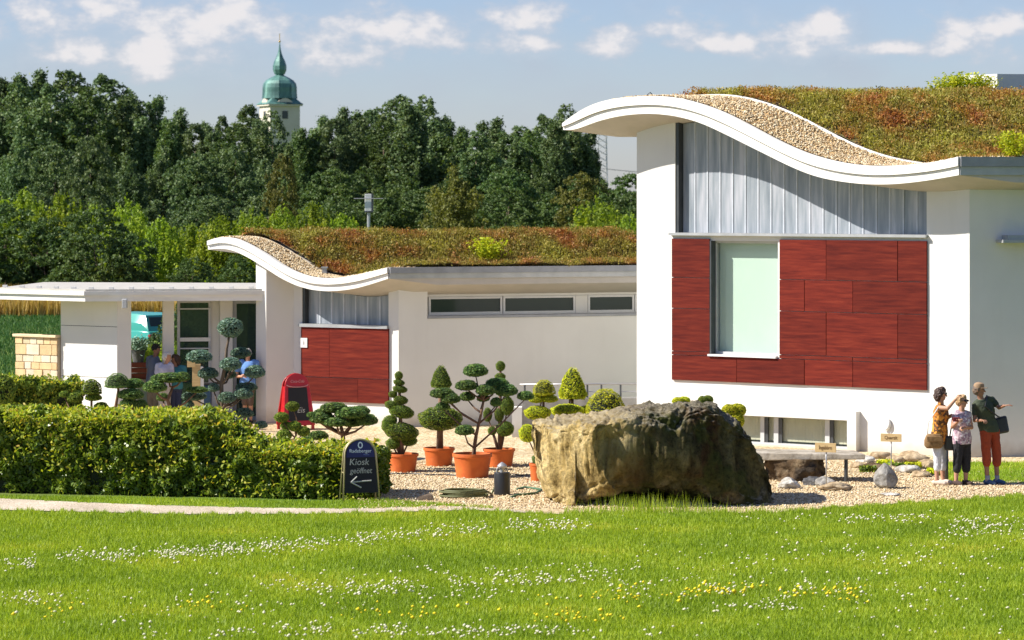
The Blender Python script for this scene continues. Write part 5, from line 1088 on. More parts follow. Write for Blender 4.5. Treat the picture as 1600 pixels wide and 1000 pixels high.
# upright pointed stone
def upright():
    D = 54.6; s = F / D; bm = bmesh.new(); bmesh.ops.create_icosphere(bm, subdivisions=5, radius=1)
    for v in bm.verts:
        h = (v.co.z + 1) / 2; k = 1 - .62 * h ** 1.8; x, y = v.co.x * k, v.co.y * k; x += -.12 * h; 
        if x > 0: y = y * (1 - .1 * x)
        if y < 0: y = y * (1 - .45 * abs(x)); y = max(y, -.75 + abs(x + .05) * .62)
        f = 1 + .06 * noise.fractal(v.co * 2, .8, 2, 4); v.co = Vector((x * 22 / s * f, y * 20 / s * f, h * 40 / s * (1 + .03 * f) - .02))
    me = bpy.data.meshes.new('upright_stone'); bm.to_mesh(me); bm.free(); me.polygons.foreach_set('use_smooth', [True] * len(me.polygons)); o = link('upright_stone', me, M_rock_grey); o.location = (k_of(1385) * D, D, 0); return tag(o, 'pointed grey upright stone standing on the gravel under the wall lamp', 'stone')
upright()
# rockery at the wall foot
RG = 'stones of the rockery at the wall foot'; rnd = random.Random(4); names = []
spots = [(1352, 722, 30, 10, M_rock_pale), (1375, 716, 34, 12, M_rock_tan), (1400, 722, 30, 11, M_rock_tan), (1425, 721, 56, 17, M_rock_tan), (1448, 732, 34, 14, M_rock_tan), (1418, 738, 40, 12, M_rock_pale), (1365, 733, 36, 10, M_rock_brown), (1392, 735, 24, 9, M_rock_tan), (1440, 745, 30, 11, M_rock_tan), (1470, 726, 30, 12, M_rock_pale), (1340, 731, 24, 9, M_rock_tan)]
for i, (x, y, a, b, m) in enumerate(sorted(spots)):
    rock(x, y, F * EYE / (y - HY), a, b, m, f'low stone of the rockery at the foot of the sunlit wall, {ORD[i]} from the left', 30 + i, group=RG, name='rockery_stone', sub=3)
rng = np.random.default_rng(55)
for i, (x, y, r) in enumerate(((1383, 729, .12), (1401, 734, .13), (1426, 733, .12), (1356, 738, .09), (1462, 742, .13))):
    n = 340; r = .085; c = G(x, y); C = np.array(c) + np.clip(rng.normal(size=(n, 3)), -1.6, 1.6) * np.array([r, r * .6, .03]) + np.array([0, 0, .06]); V, Q = cards(C, .045, rng, .45); o = link('rock_plant', raw_mesh('rock_plant', V - np.array(c), Q, 4), M_yew if i % 2 else M_lime); o.location = c
    tag(o, f'small green rock plant between the rockery stones, {ORD[i]} of five counted along the wall from the left edge' if 0 else f'small green rock plant in the rockery, {ORD[[1, 2, 3, 0, 4][i]]} from the left', 'plant', 'small plants in the rockery')
rock(1, 600, 69.0, 48, 66, M_rock_dark, 'dark rough rock left of the sandstone wall', 77, name='garden_rock', rough=.3)
rock(24, 640, 67.4, 30, 22, M_rock_tan, 'small pale rock before the sandstone wall', 78, name='garden_rock')
# ================================================================ signs
M_signwood = surf('sign_board_wood', (.50, .36, .17), (.42, .29, .13), scale=6, rough=.7, stretch=(1, 1, 8)); M_brown = plain('brown_paint', (.13, .07, .02), .8)
def label_sign(px, yb, yt, xa, xb, ya, yb2, word, lb, D):
    s = F / D; r = thing('name_sign', lb, 'sign', (k_of(px) * D, D, 0), math.radians(-25), group='wooden name signs on posts'); w = MB(); w.tube([(0, 0, -.02), (0, 0, EYE - (yt - HY) / s)], .012, 8); w.build('post', M_steel, r, loc=(0, 0, 0), smooth=True)
    x0, x1 = (xa - px) / s, (xb - px) / s; z0, z1 = EYE - (yb2 - HY) / s, EYE - (ya - HY) / s; w = MB(); w.box(x0, x1, -.035, -.014, z0, z1); bd = w.build('board', M_signwood, r, loc=(0, 0, 0), bevel=.004)
    t = text(word, (z1 - z0) * .62, Vector(((x0 + x1) / 2, -.037, (z0 + z1) / 2)), Matrix.Rotation(PI / 2, 4, 'X'), M_brown, bd, sx=.95 * (x1 - x0) / ((z1 - z0) * .62 * .58 * (len(word) + 1.2))); t.location = (0, 0, 0)
label_sign(1291, 757, 692, 1273.5, 1308, 692, 706.5, 'Ingabbro', 'small wooden name sign in front of the stone table', 54.7)
label_sign(1392.5, 728, 675, 1376, 1410, 677.5, 690, 'Quarzit', 'small wooden name sign behind the pointed upright stone', 57.0)
def arch_outline(wb, wt_, h, n=16):
    r = wt_ / 2; pts = [(-wb / 2, 0), (-r, h - r)]; pts += [(-r * math.cos(PI * k / n), h - r + r * math.sin(PI * k / n)) for k in range(1, n)]; return pts + [(r, h - r), (wb / 2, 0)]
def plate(mb, outline, y0, y1, lean, z0=0.0):
    mb.rings([[(x, y0 + lean * (z), z + z0) for x, z in outline], [(x, y1 + lean * (z), z + z0) for x, z in outline]])
def arch_tube(mb, outline, y, lean, rad): mb.tube([(x, y + lean * z, z) for x, z in outline], rad, 8)
# black and blue board by the hedge
D = 52.4; s = F / D; M_navy = plain('navy_print', (.012, .014, .10), .45); M_board = plain('chalkboard', (.006, .006, .010), .7); M_brass = plain('pale_brass_tube', (.42, .36, .20), .4, .3); M_wht = plain('white_print', (.62, .70, .78), .6)
ab = thing('pavement_sign', 'black and navy pavement sign with chalk arrow at the end of the hedge', 'sign', (k_of(562) * D, D, 0), math.radians(13)); H = 96 / s; o1 = arch_outline(.60, .52, H)
ln = .14
w = MB(); arch_tube(w, o1, -.17, ln, .014); w.build('frame', M_brass, ab, loc=(0, 0, 0), smooth=True)
w = MB(); arch_tube(w, o1, .17, -ln, .014); w.build('frame', M_brass, ab, loc=(0, 0, 0), smooth=True)
w = MB(); ins = [(x * .93, z * .985) for x, z in o1]; ins[0] = (ins[0][0], .14); ins[-1] = (ins[-1][0], .14); plate(w, ins, -.176, -.162, ln); fb = w.build('front_panel', M_board, ab, loc=(0, 0, 0))
w = MB(); plate(w, ins, .162, .176, -ln); w.build('rear_panel', M_board, ab, loc=(0, 0, 0))
w = MB(); zc = H - .29; cap_ = [(x * .90, z * .985) for x, z in o1 if z > zc]; cap_ = [(-.232, zc)] + cap_ + [(.232, zc)]; plate(w, cap_, -.182, -.178, ln); hp = w.build('header_print', M_navy, fb, loc=(0, 0, 0))
for sd in (-1, 1): w = MB(); w.tube([(sd * .27, -.10, .46), (sd * .27, .10, .46)], .011, 6); w.build('stay', M_brass, ab, loc=(0, 0, 0))
tl = math.atan(ln)
def bt(body, size, x, z, mat, sx=1, shear=0, nm='lettering'): t = text(body, size, Vector((x, -.186 + ln * z, z)), Matrix.Rotation(PI / 2 - tl, 4, 'X'), mat, fb, name=nm, sx=sx, shear=shear); t.location = (0, 0, 0)
bt('Radeberger', .082, 0, H - .19, M_wht, .95); bt('Pilsner', .036, .10, H - .25, plain('blue_print', (.15, .2, .5), .6)); 
bt('Kiosk', .15, -.03, H - .37, M_chalk, .95, .15); bt('geöffnet', .13, 0, H - .51, M_chalk, .85, .15)
w = MB(); cz = H - .095; w.rings([[(.042 * math.cos(a), -.184 + ln * (cz + .055 * math.sin(a)), cz + .055 * math.sin(a)) for a in np.linspace(0, 2 * PI, 16, endpoint=False)], [(.024 * math.cos(a), -.184 + ln * (cz + .034 * math.sin(a)), cz + .034 * math.sin(a)) for a in np.linspace(0, 2 * PI, 16, endpoint=False)]], cap=False); w.build('emblem', M_wht, fb, loc=(0, 0, 0))
w = MB(); za = H - .68
for a, b in (((.17, .01), (-.17, -.01)), ((-.17, -.01), (-.07, .08)), ((-.17, -.01), (.0, -.10))): w.tube([(a[0], -.186 + ln * (za + a[1]), za + a[1]), (b[0], -.186 + ln * (za + b[1]), za + b[1])], .012, 5)
w.build('chalk_arrow', M_chalk, fb, loc=(0, 0, 0))
# red board by the entrance
D = 68.3; s = F / D; M_red = plain('red_plastic', (.42, .009, .014), .35, c2=(.35, .008, .012)); H = 88 / s; rb = thing('red_board_sign', 'red arched pavement sign with black chalk panel by the low wing', 'sign', (k_of(462) * D, D, 0), math.radians(24)); o2 = arch_outline(.72, .56, H); ln = .17
for sg, nm in ((-1, 'front_panel'), (1, 'rear_panel')):
    w = MB(); ins = list(o2); ins[0] = (ins[0][0], .10); ins[-1] = (ins[-1][0], .10); plate(w, ins, sg * .24 - .02, sg * .24 + .02, -sg * ln); q = w.build(nm, M_red, rb, loc=(0, 0, 0), bevel=.01)
    for e in (-1, 1): w = MB(); w.box(e * .30 - .03, e * .30 + .03, sg * .24 - .02, sg * .24 + .02, 0, .14); w.build('foot', M_red, rb, loc=(0, 0, 0))
    if sg < 0: fr_ = q
w = MB(); 
for sd in (-1, 1): w.hexa([(sd * .285, -.21, .2), (sd * .30, -.21, .2), (sd * .30, .21, .2), (sd * .285, .21, .2), (sd * .255, -.10, H - .28), (sd * .27, -.10, H - .28), (sd * .27, .10, H - .28), (sd * .255, .10, H - .28)])
w.build('side_shell', M_red, rb, loc=(0, 0, 0))
w = MB(); plate(w, [(-.24, .2), (-.21, H - .30), (.21, H - .30), (.24, .2)], -.268, -.263, ln); w.build('chalk_panel', M_board, fr_, loc=(0, 0, 0)); tl = math.atan(ln)
M_pink = plain('faded_white_print', (.62, .30, .30), .6)
t = text('Coca-Cola', .085, Vector((0, -.272 + ln * (H - .17), H - .17)), Matrix.Rotation(PI / 2 - tl, 4, 'X'), M_pink, fr_, sx=.85, shear=.3); t.location = (0, 0, 0)
w = MB(); w.tube([(.24 * math.cos(a), -.272 + ln * (H - .24 + .05 * math.sin(a)), H - .24 + .05 * math.sin(a)) for a in np.linspace(PI, 2 * PI, 12)], .008, 5); w.build('swoosh', M_pink, fr_, loc=(0, 0, 0))
t = text('Eis', .16, Vector((.04, -.274 + ln * .42, .42)), Matrix.Rotation(PI / 2 - tl, 4, 'X'), M_chalk, fr_, shear=.3); t.location = (0, 0, 0)
# ================================================================ small things on the gravel
D = 56.5; c = P(785, 773, D); c = G(784.5, 773); s = F / c.y; cn = thing('canister', 'black cylindrical pump canister with silver top in front of the pots', 'canister', c)
w = MB(); w.lathe([(.11, 0), (.135, .01), (.135, .36), (.13, .375), (.01, .38)], n=24); w.build('body', M_black, cn, loc=(0, 0, 0), smooth='auto')
w = MB(); w.lathe([(.04, .37), (.04, .44), (.075, .45), (.085, .48), (.06, .51), (.02, .54), (.01, .545)], n=18); w.build('top_cap', M_steel, cn, loc=(0, 0, 0), smooth='auto')
for sd in (-1, 1): w = MB(); w.tube([(sd * .095, 0, .36), (sd * .085, 0, .44), (sd * .05, 0, .47)], .012, 6); w.build('handle', M_steel, cn, loc=(0, 0, 0))
def hose(name, pts, r, mat, lb): w = MB(); w.tube(pts, r, 7); o = w.build(name, mat, None, smooth=True); return tag(o, lb, 'hose')
M_hose = plain('olive_hose', (.10, .11, .04), .6); M_ghose = plain('green_hose', (.05, .13, .07), .6)
c = G(725, 777); pts = [c + Vector((.36 * (1 + .12 * math.sin(a * .37)) * math.cos(a), .30 * math.sin(a), .02 + .007 * a / 2)) for a in np.linspace(0, 2 * PI * 5, 130)]; e = G(768, 772); pts += [e, e + Vector((.06, .1, .12)), G(777, 768) + Vector((0, 0, .35))]
hose('garden_hose', pts, .016, M_hose, 'coiled olive garden hose lying left of the black canister')
hose('green_hose', [G(808, 764, .02) + Vector((.02 * math.sin(k), 0, 0)) for k in range(1)] + [G(x, y, .02) for x, y in ((820, 761), (835, 763), (846, 765), (838, 770), (822, 772), (808, 773), (798, 777))], .018, M_ghose, 'green hose on the gravel between canister and boulder')
for i, (x0, y0, x1, y1) in enumerate(((600, 739, 745, 744), (668, 732, 800, 733), (780, 741, 850, 743))):
    hose('irrigation_pipe', [G(x0 + (x1 - x0) * k / 8, y0 + (y1 - y0) * k / 8 + .6 * math.sin(k * 2), .012) for k in range(9)], .014, M_black, ('thin black irrigation pipe under the spiral pot', 'thin black irrigation pipe behind the largest pot', 'thin black irrigation pipe right of the largest pot')[i])
c = G(662, 781); w = MB(); w.rings([[c + Vector((x * .5, y * .5, z)) for x, y, z in r] for r in ([(-.3, -.2, 0), (.35, -.18, 0), (.3, .2, 0), (-.28, .2, 0)], [(-.2, -.14, .06), (.3, -.12, .09), (.25, .14, .08), (-.2, .14, .05)], [(-.02, -.05, .08), (.2, -.05, .11), (.18, .05, .11), (0, .05, .08)])]); o = w.build('garden_glove', M_bark, None, bevel=.01); tag(o, 'crumpled dark glove lying on the gravel edge by the grass', 'glove')
# railing and ramp wall beside the tall building
D = 66.2; rl = thing('ramp_railing', 'steel handrail on a low grey concrete wall by the tall building', 'railing', (k_of(915) * D, D, 0)); s = F / D
X0, X1 = k_of(812) * D, k_of(1013) * D; zr = EYE - (600 - HY) / s; zw_ = EYE - (622 - HY) / s; w = MB(); w.box(k_of(816) * D, X1 + .1, D, D + .25, 0, zw_); w.build('ramp_wall', M_concrete, rl)
w = MB(); w.box(k_of(800) * D, k_of(815.5) * D, D - .1, D + .25, 0, EYE - (636 - HY) / s); w.build('ramp_pier', M_plaster, rl)
w = MB(); w.tube([(X0, D + .1, zr - .02), (X1, D + .1, zr)], .022, 8); w.build('handrail', M_steel, rl, smooth=True)
w = MB(); w.tube([(X0 + 1, D + .1, zr - .17), (X1 - .1, D + .1, zr - .16)], .012, 6); w.build('mid_rail', M_steel, rl)
for px in (820, 851, 884, 918, 940, 970, 999):
    w = MB(); w.tube([(k_of(px) * D, D + .1, zw_), (k_of(px) * D, D + .1, zr - .02)], .022, 6); w.build('rail_post', M_darkframe, rl)
w = MB(); a = P(1001, 600, D - .3); b = P(1017, 634, D - .9); w.tube([a, a + Vector((.05, -.02, 0)), b], .03, 8); w.build('sloping_rail', M_lightframe, rl, smooth=True)
# ================================================================ entrance things
M_teal = surf('teal_car_paint', (.04, .30, .25), (.035, .27, .23), rough=.25, scale=1, spec=.6); M_tail = plain('tail_light', (.25, .01, .02), .3); M_tyre = plain('tyre', (.02, .02, .02), .9)
def car():
    D = 97.0; s = F / D; root = thing('parked_car', 'teal car parked behind the pavilion, seen through its opening', 'car', (k_of(196) * D, D, 0), math.radians(135)); L, Wd, Hc = 4.3, 1.7, 1.46
    # profile in x (front +): z of the beltline body and roof; sections across y
    def sec(x, z0, z1, w0, w1): return [(x, -w0, z0), (x, -w0 * 1.0, (z0 + z1) / 2), (x, -w1, z1), (x, w1, z1), (x, w0 * 1.0, (z0 + z1) / 2), (x, w0, z0)]
    h = Wd / 2; w = MB(); w.rings([sec(-2.15, .35, .80, h * .86, h * .82), sec(-2.08, .25, .95, h * .95, h * .88), sec(-1.6, .22, .97, h, h * .93), sec(0, .2, .93, h, h * .95), sec(1.1, .2, .88, h, h * .92), sec(1.9, .22, .74, h * .96, h * .84), sec(2.15, .35, .6, h * .8, h * .7)]); w.build('body', M_teal, root, loc=(0, 0, 0), smooth='auto', bevel=.03)
    w = MB(); w.rings([sec(-2.02, .93, .97, h * .86, h * .84), sec(-1.72, .93, 1.42, h * .88, h * .70), sec(-1.3, .93, 1.46, h * .90, h * .72), sec(.2, .93, 1.46, h * .9, h * .72), sec(.45, .92, 1.40, h * .9, h * .70), sec(1.15, .88, .92, h * .86, h * .82)]); w.build('cabin', M_teal, root, loc=(0, 0, 0), smooth='auto', bevel=.02)
    M_g = M_glass_dark
    w = MB(); w.hexa([(-1.995, -.60, 1.0), (-1.995, .60, 1.0), (-1.97, .60, 1.0), (-1.97, -.60, 1.0), (-1.775, -.52, 1.36), (-1.775, .52, 1.36), (-1.72, .52, 1.36), (-1.72, -.52, 1.36)]); w.build('rear_window', M_g, root, loc=(0, 0, 0))
    for sd in (-1, 1):
        for a, b in ((-1.15, -.35), (-.27, .45)):
            w = MB(); w.hexa([(a, sd * h * .865, .98), (b, sd * h * .865, .98), (b, sd * h * .89, .98), (a, sd * h * .89, .98), (a + .03, sd * h * .72, 1.39), (b - .05, sd * h * .72, 1.39), (b - .05, sd * h * .76, 1.39), (a + .03, sd * h * .76, 1.39)]); w.build('side_window', M_g, root, loc=(0, 0, 0))
        w = MB(); w.box(-2.155, -2.0, sd * .62 - .15, sd * .62 + .15, .70, .86); w.build('tail_light', M_tail, root, loc=(0, 0, 0), bevel=.02)
        for x in (-1.35, 1.35):
            w = MB(); w.tube([(x, sd * (h - .16), .31), (x, sd * (h + .01), .31)], .31, 20); o = w.build('wheel', M_tyre, root, loc=(0, 0, 0)); w = MB(); w.tube([(x, sd * (h - .1), .31), (x, sd * (h + .02), .31)], .19, 14); w.build('rim', M_steel, o, loc=(0, 0, 0))
car()
def small(name, lb, cat, px, py, D, build, group=None):
    r = thing(name, lb, cat, (k_of(px) * D, D, 0), group=group); build(r, EYE - (py - HY) * D / F, F / D); return r
# wooden post with notice head and blue bin
def post(r, z, s):
    w = MB(); w.box(-.085, .085, -.06, .06, 0, z); w.build('post', M_signwood, r, loc=(0, 0, 0)); w = MB(); w.box(-.19, -.02, -.08, -.062, z - .06, z + .08); w.build('notice_board', M_signwood, r, loc=(0, 0, 0)); w = MB(); w.box(.087, .15, -.05, .05, 0, z - .05); w.build('white_edge', M_lightframe, r, loc=(0, 0, 0))
small('wooden_post', 'square wooden post with notice board beside the entrance door', 'post', 307, 569, 67.5, post)
def binn(r, z, s): w = MB(); w.box(-.09, .09, -.12, .12, 0, z - .04); w.build('bin_body', plain('blue_bin', (.01, .045, .10), .5), r, loc=(0, 0, 0), bevel=.02); w = MB(); w.box(-.1, .1, -.13, .13, z - .04, z); w.build('bin_lid', M_black, r, loc=(0, 0, 0), bevel=.01)
small('blue_bin', 'narrow dark blue bin standing by the entrance door', 'bin', 324, 598, 68.2, binn)
w = MB(); M_crate = plain('red_brown_crate', (.20, .05, .03), .8)
def crate(r, z, s):
    for k in range(3):
        for (a, b, c_, d_) in ((-.24, .24, -.17, -.15), (-.24, .24, .15, .17), (-.24, -.22, -.15, .15), (.22, .24, -.15, .15)): w = MB(); w.box(a, b, c_, d_, z - .36 + k * .125, z - .26 + k * .125); w.build('slat', M_crate, r, loc=(0, 0, 0))
    w = MB(); w.box(-.23, .23, -.16, .16, z - .38, z - .365); w.build('crate_base', M_crate, r, loc=(0, 0, 0)); w = MB(); w.box(-.4, .4, -.25, .25, z - .44, z - .385); w.build('shelf_board', M_concrete, r, loc=(0, 0, 0))
    for sx in (-.35, .35): w = MB(); w.box(sx - .03, sx + .03, -.2, .2, 0, z - .442); w.build('shelf_leg', M_concrete, r, loc=(0, 0, 0))
small('display_crate', 'red brown slatted crate on a grey display bench in the passage', 'crate', 218, 566, 73.5, crate)
def flowerpot(r, z, s):
    w = MB(); w.lathe([(.12, z - .30), (.17, z - .02), (.18, z), (.15, z), (.01, z - .03)], n=20); w.build('pot', M_rock_dark, r, loc=(0, 0, 0), smooth='auto'); w = MB(); w.lathe([(.22, 0), (.22, z - .3), (.01, z - .299)], n=16); w.build('plinth', M_concrete, r, loc=(0, 0, 0))
    rng = np.random.default_rng(3); C = rng.normal(size=(500, 3)) * [.12, .12, .08] + [0, 0, z + .14]; V, Q = cards(C, .04, rng, .5); link('foliage', raw_mesh('foliage', V, Q, 4), M_bluepine, r, loc=(0, 0, 0))
small('flower_pot', 'dark flower pot with grey green plant on a plinth in the passage', 'flower pot', 216, 547, 76.0, flowerpot)
# ================================================================ people
M_skin = surf('fair_skin', (.44, .235, .15), (.40, .205, .125), rough=.6, scale=6); M_skin2 = surf('tanned_skin', (.30, .15, .09), (.26, .125, .075), rough=.6, scale=6)  # plain skin tones, one paler and one tanned
def ball(mb, c, r, n=14, m=9):
    c = Vector(c); r = Vector(r) if hasattr(r, '__len__') else Vector((r, r, r))
    mb.rings([[c + Vector((r.x * math.sin(t) * math.cos(2 * PI * j / n), r.y * math.sin(t) * math.sin(2 * PI * j / n), -r.z * math.cos(t))) for j in range(n)] for t in [PI * (k + .25) / (m - .5) for k in range(m)]])
def limb(mb, pts, rad):
    P2 = []; R2_ = []
    for i in range(len(pts) - 1):
        a, b = Vector(pts[i]), Vector(pts[i + 1])
        for k in range(4): P2.append(a.lerp(b, k / 4)); R2_.append(rad[i] + (rad[i + 1] - rad[i]) * k / 4)
    P2.append(Vector(pts[-1])); R2_.append(rad[-1]); mb.tube(P2, R2_, 12)
    for p, r in zip(pts, rad): ball(mb, p, r * .98, 10, 7)
def remesh(mb, name, mat, parent, vox=.007, smooth_=3, noise_=0.0, nsc=30):
    o = mb.build(name, mat, parent, loc=(0, 0, 0)); md = o.modifiers.new('r', 'REMESH'); md.mode = 'VOXEL'; md.voxel_size = vox; md.use_smooth_shade = True
    sm = o.modifiers.new('s', 'SMOOTH'); sm.iterations = smooth_; sm.factor = .5
    dg = bpy.context.evaluated_depsgraph_get(); me = bpy.data.meshes.new_from_object(o.evaluated_get(dg)); o.modifiers.clear(); o.data = me
    if noise_:
        bm = bmesh.new(); bm.from_mesh(me); bm.normal_update()
        for v in bm.verts: v.co += v.normal * noise_ * (noise.noise(v.co * nsc) + .6 * noise.noise(v.co * nsc * 2.3))
        bm.to_mesh(me); bm.free()
    me.polygons.foreach_set('use_smooth', [True] * len(me.polygons)); return o
def hand(mb, wrist, d, up, sz=1.0, curl=.5, side=1):
    d = Vector(d).normalized(); up = Vector(up); sd = d.cross(up).normalized() * side; up = sd.cross(d).normalized() * side; w = Vector(wrist)
    for k, off in enumerate((-.027, -.009, .009, .027)): limb(mb, [w + d * .01 + sd * off * .7, w + d * .085 * sz + sd * off], [.014, .0125])
    for k, (off, L) in enumerate(((-.030, .058), (-.010, .072), (.010, .068), (.030, .052))):
        a = w + d * .085 * sz + sd * off; L *= sz; d1 = (d * math.cos(curl) - up * math.sin(curl)); d2 = (d * math.cos(curl * 2.1) - up * math.sin(curl * 2.1)); b = a + (d1 + sd * off * 3) .normalized() * L * .5; c = b + d2 * L * .5; limb(mb, [a, b, c], [.0095, .0088, .0075])
    a = w + d * .028 - sd * .022; b = a + (d * .6 - sd * .75).normalized() * .042; c = b + (d * .9 - sd * .2 - up * .3).normalized() * .032; limb(mb, [a, b, c], [.012, .0105, .0085])
def person(lb, px0, D, J, cl, facing, group, skin=None, fine=True, sc=1.0, z0=0.0):
    """J: joints as (px, py, dy); cl: clothing; facing: heading of the body in degrees (0 = to the right, -90 = to the camera)"""
    skin = skin or M_skin; s = F / D; root = thing('person', lb, 'person', (k_of(px0) * D, D, z0), group=group); o_ = Vector(root.location)
    def q(k): x, y, dy = J[k]; return P(x, y, D + dy) - o_
    f = Vector((math.cos(math.radians(facing)), math.sin(math.radians(facing)), 0)); sd = Vector((-f.y, f.x, 0)); hip, chest, neck, head = q('hip'), q('chest'), q('neck'), q('head'); vox = .0065 if fine else .012
    def oval(c, a, b, n=18): return [c + sd * a * math.cos(2 * PI * j / n) + f * b * math.sin(2 * PI * j / n) for j in range(n)]
    def torso(mb, e=0.0, lo=0.0, wa=1.0, hi=.97):
        L = neck - hip; W_ = cl.get('w', 1.0); mb.rings([oval(hip + L * (lo), (.165 + e) * W_, (.115 + e) * W_), oval(hip + L * .12, (.172 + e) * W_, (.122 + e) * W_), oval(hip + L * .38, (.145 + e) * W_, (.105 + e) * W_), oval(hip + L * .62 + f * .015, (.16 + e) * W_, (.12 + e) * W_), oval(hip + L * .80 + f * .005, (.175 + e) * W_, (.10 + e)), oval(hip + L * .92, (.13 + e) * W_, (.07 + e)), oval(hip + L * hi, (.07 + e), (.058 + e))])
    hd = f if 'look' not in J else Vector((math.cos(math.radians(J['look'])), math.sin(math.radians(J['look'])), 0)); hs = Vector((-hd.y, hd.x, 0))
    b = MB(); torso(b); limb(b, [neck - Vector((0, 0, .05)), head - Vector((0, 0, .06))], [.056, .05]); 
    def hb(off, r): ball(b, head + hd * off[0] + hs * off[1] + Vector((0, 0, off[2])), r, 16, 11)
    hb((-.008, 0, .02), .083); hb((.012, 0, .032), .078); hb((.018, 0, -.035), .062); hb((.042, 0, -.062), .036); hb((.052, 0, 0.0), .042)
    limb(b, [head + hd * .082 + Vector((0, 0, .012)), head + hd * .104 + Vector((0, 0, -.018))], [.011, .016]); 
    for e in (-1, 1): ball(b, head + hs * e * .078 + hd * -.005 + Vector((0, 0, -.003)), (.014, .014, .026), 8, 6)
    for e, L_ in ((-1, 'l'), (1, 'r')):
        S, E_, Wr = q(L_ + 'sh'), q(L_ + 'el'), q(L_ + 'wr'); limb(b, [S, E_, Wr], [.046, .036, .025]); dr = (Wr - E_).normalized()
        if fine or 1: hand(b, Wr, dr.lerp(Vector(J.get(L_ + 'hd', dr)), .6), (0, 0, 1) if abs(dr.z) < .8 else (f.x, f.y, 0), 1.0, J.get(L_ + 'curl', .35), 1 if L_ == 'l' else -1)
        Hp, K, A = q(L_ + 'hip'), q(L_ + 'kn'), q(L_ + 'an'); limb(b, [Hp, K, K.lerp(A, .35) - f * .012, A], [.085, .055, .05, .034]); limb(b, [A + Vector((0, 0, -.02)) - f * .03, A + f * .13 + Vector((0, 0, -.06))], [.034, .026])
    remesh(b, 'body', skin, root, vox, 2)
    # shirt
    t = MB(); torso(t, .013, cl.get('hem', -.12)); sl = cl.get('sleeve', .55)
    for L_ in 'lr':
        S, E_ = q(L_ + 'sh'), q(L_ + 'el'); limb(t, [S.lerp(neck, .45), S + Vector((0, 0, .004)), S.lerp(E_, max(.08, sl))], [.058, .060 if sl > .1 else .050, .058 if sl > .1 else .045])
    remesh(t, 'shirt', cl['shirt'], root, .009 if fine else .014, 3, .006, 14)
    # trousers
    t = MB(); rings = [oval(hip + (neck - hip) * .10, .168, .118), oval(hip - Vector((0, 0, .0)), .176, .128), oval(hip - Vector((0, 0, .09)), .168, .118)]; t.rings(rings)
    for L_ in 'lr':
        Hp, K, A = q(L_ + 'hip'), q(L_ + 'kn'), q(L_ + 'an'); e = K.lerp(A, cl.get('leg', .5)); wd = cl.get('loose', 1.0); limb(t, [Hp, K, e], [.096 * wd, .074 * wd, .070 * wd])
    remesh(t, 'trousers', cl['trousers'], root, .009 if fine else .014, 3, .007, 12)
    for L_ in 'lr':
        A = q(L_ + 'an'); t = MB(); ft = A.copy(); ft.z = max(.045 - z0 * 0, .045); limb(t, [Vector((ft.x, ft.y, .045)) - f * .05, Vector((ft.x, ft.y, .045)) + f * .06, Vector((ft.x, ft.y, .036)) + f * .155], [.043, .043, .034]); 
        o = remesh(t, 'shoe', cl['shoes'], root, .01, 2)
        for v in o.data.vertices: v.co.z = max(v.co.z, .002)
    # hair
    hr = MB()
    for off, r in cl['hair_shape']: ball(hr, head + hd * off[0] + hs * off[1] + Vector((0, 0, off[2])), r, 14, 9)
    remesh(hr, 'hair', cl['hair'], root, .008 if fine else .012, 1, cl.get('curl', .008), 45)
    if fine:
        for e in (-1, 1): t = MB(); ball(t, head + hd * .079 + hs * e * .031 + Vector((0, 0, .022)), .0105, 8, 6); t.build('eye', M_black, root, loc=(0, 0, 0), smooth=True)
        t = MB(); ball(t, head + hd * .083 + Vector((0, 0, -.048)), (.01, .01, .006) if abs(hd.x) > .7 else (.022, .01, .006), 10, 6); t.build('mouth', plain('lips', (.35, .10, .08), .5) if 'lips' not in MATS else MATS['lips'], root, loc=(0, 0, 0), smooth=True)
        if cl.get('shades'):
            t = MB(); c = head + hd * .094 + Vector((0, 0, .024))
            for e in (-1, 1): ball(t, c + hs * e * .032, (.026 if abs(hs.x) > .5 else .012, .026 if abs(hs.y) > .5 else .012, .02), 12, 7); t.tube([c + hs * e * .06 - hd * .01, head + hs * e * .082 + Vector((0, 0, .026))], .004, 5)
            t.tube([c - hs * .02, c + hs * .02], .004, 5); t.build('sunglasses', M_black, root, loc=(0, 0, 0), smooth=True)
    return root, q, f, sd, head
def pattern(name, cols, scale):
    m, N = newmat(name); tc = N.n('ShaderNodeTexCoord'); v = N.n('ShaderNodeTexVoronoi', i_Vector=tc.outputs['Object'], i_Scale=scale); sp = N.n('ShaderNodeSeparateColor', i_Color=v.outputs['Color'])
    pr = N.n('ShaderNodeBsdfPrincipled', i_Roughness=.85); N.link(N.ramp(sp.outputs[0], cols, 'CONSTANT'), pr.inputs['Base Color']); N.link(pr.outputs[0], N.n('ShaderNodeOutputMaterial').inputs[0]); return m
M_orange = pattern('orange_patterned_cloth', [(0, (.50, .17, .02)), (.35, (.10, .045, .015)), (.55, (.62, .27, .035)), (.8, (.22, .09, .02))], 26)
M_floral = pattern('pink_grey_floral_cloth', [(0, (.42, .30, .34)), (.4, (.28, .17, .24)), (.6, (.55, .46, .50)), (.85, (.66, .62, .66))], 34)
cl_ = lambda n, c, r=.9: surf(n, c, tuple(x * .82 for x in c), rough=r, scale=5, bump=.15, bscale=25)
M_whitecl = cl_('white_trousers', (.62, .63, .68)); M_blackcl = cl_('black_trousers', (.014, .014, .018)); M_rust = cl_('rust_red_trousers', (.30, .045, .014)); M_olive = cl_('dark_green_shirt', (.045, .058, .032))
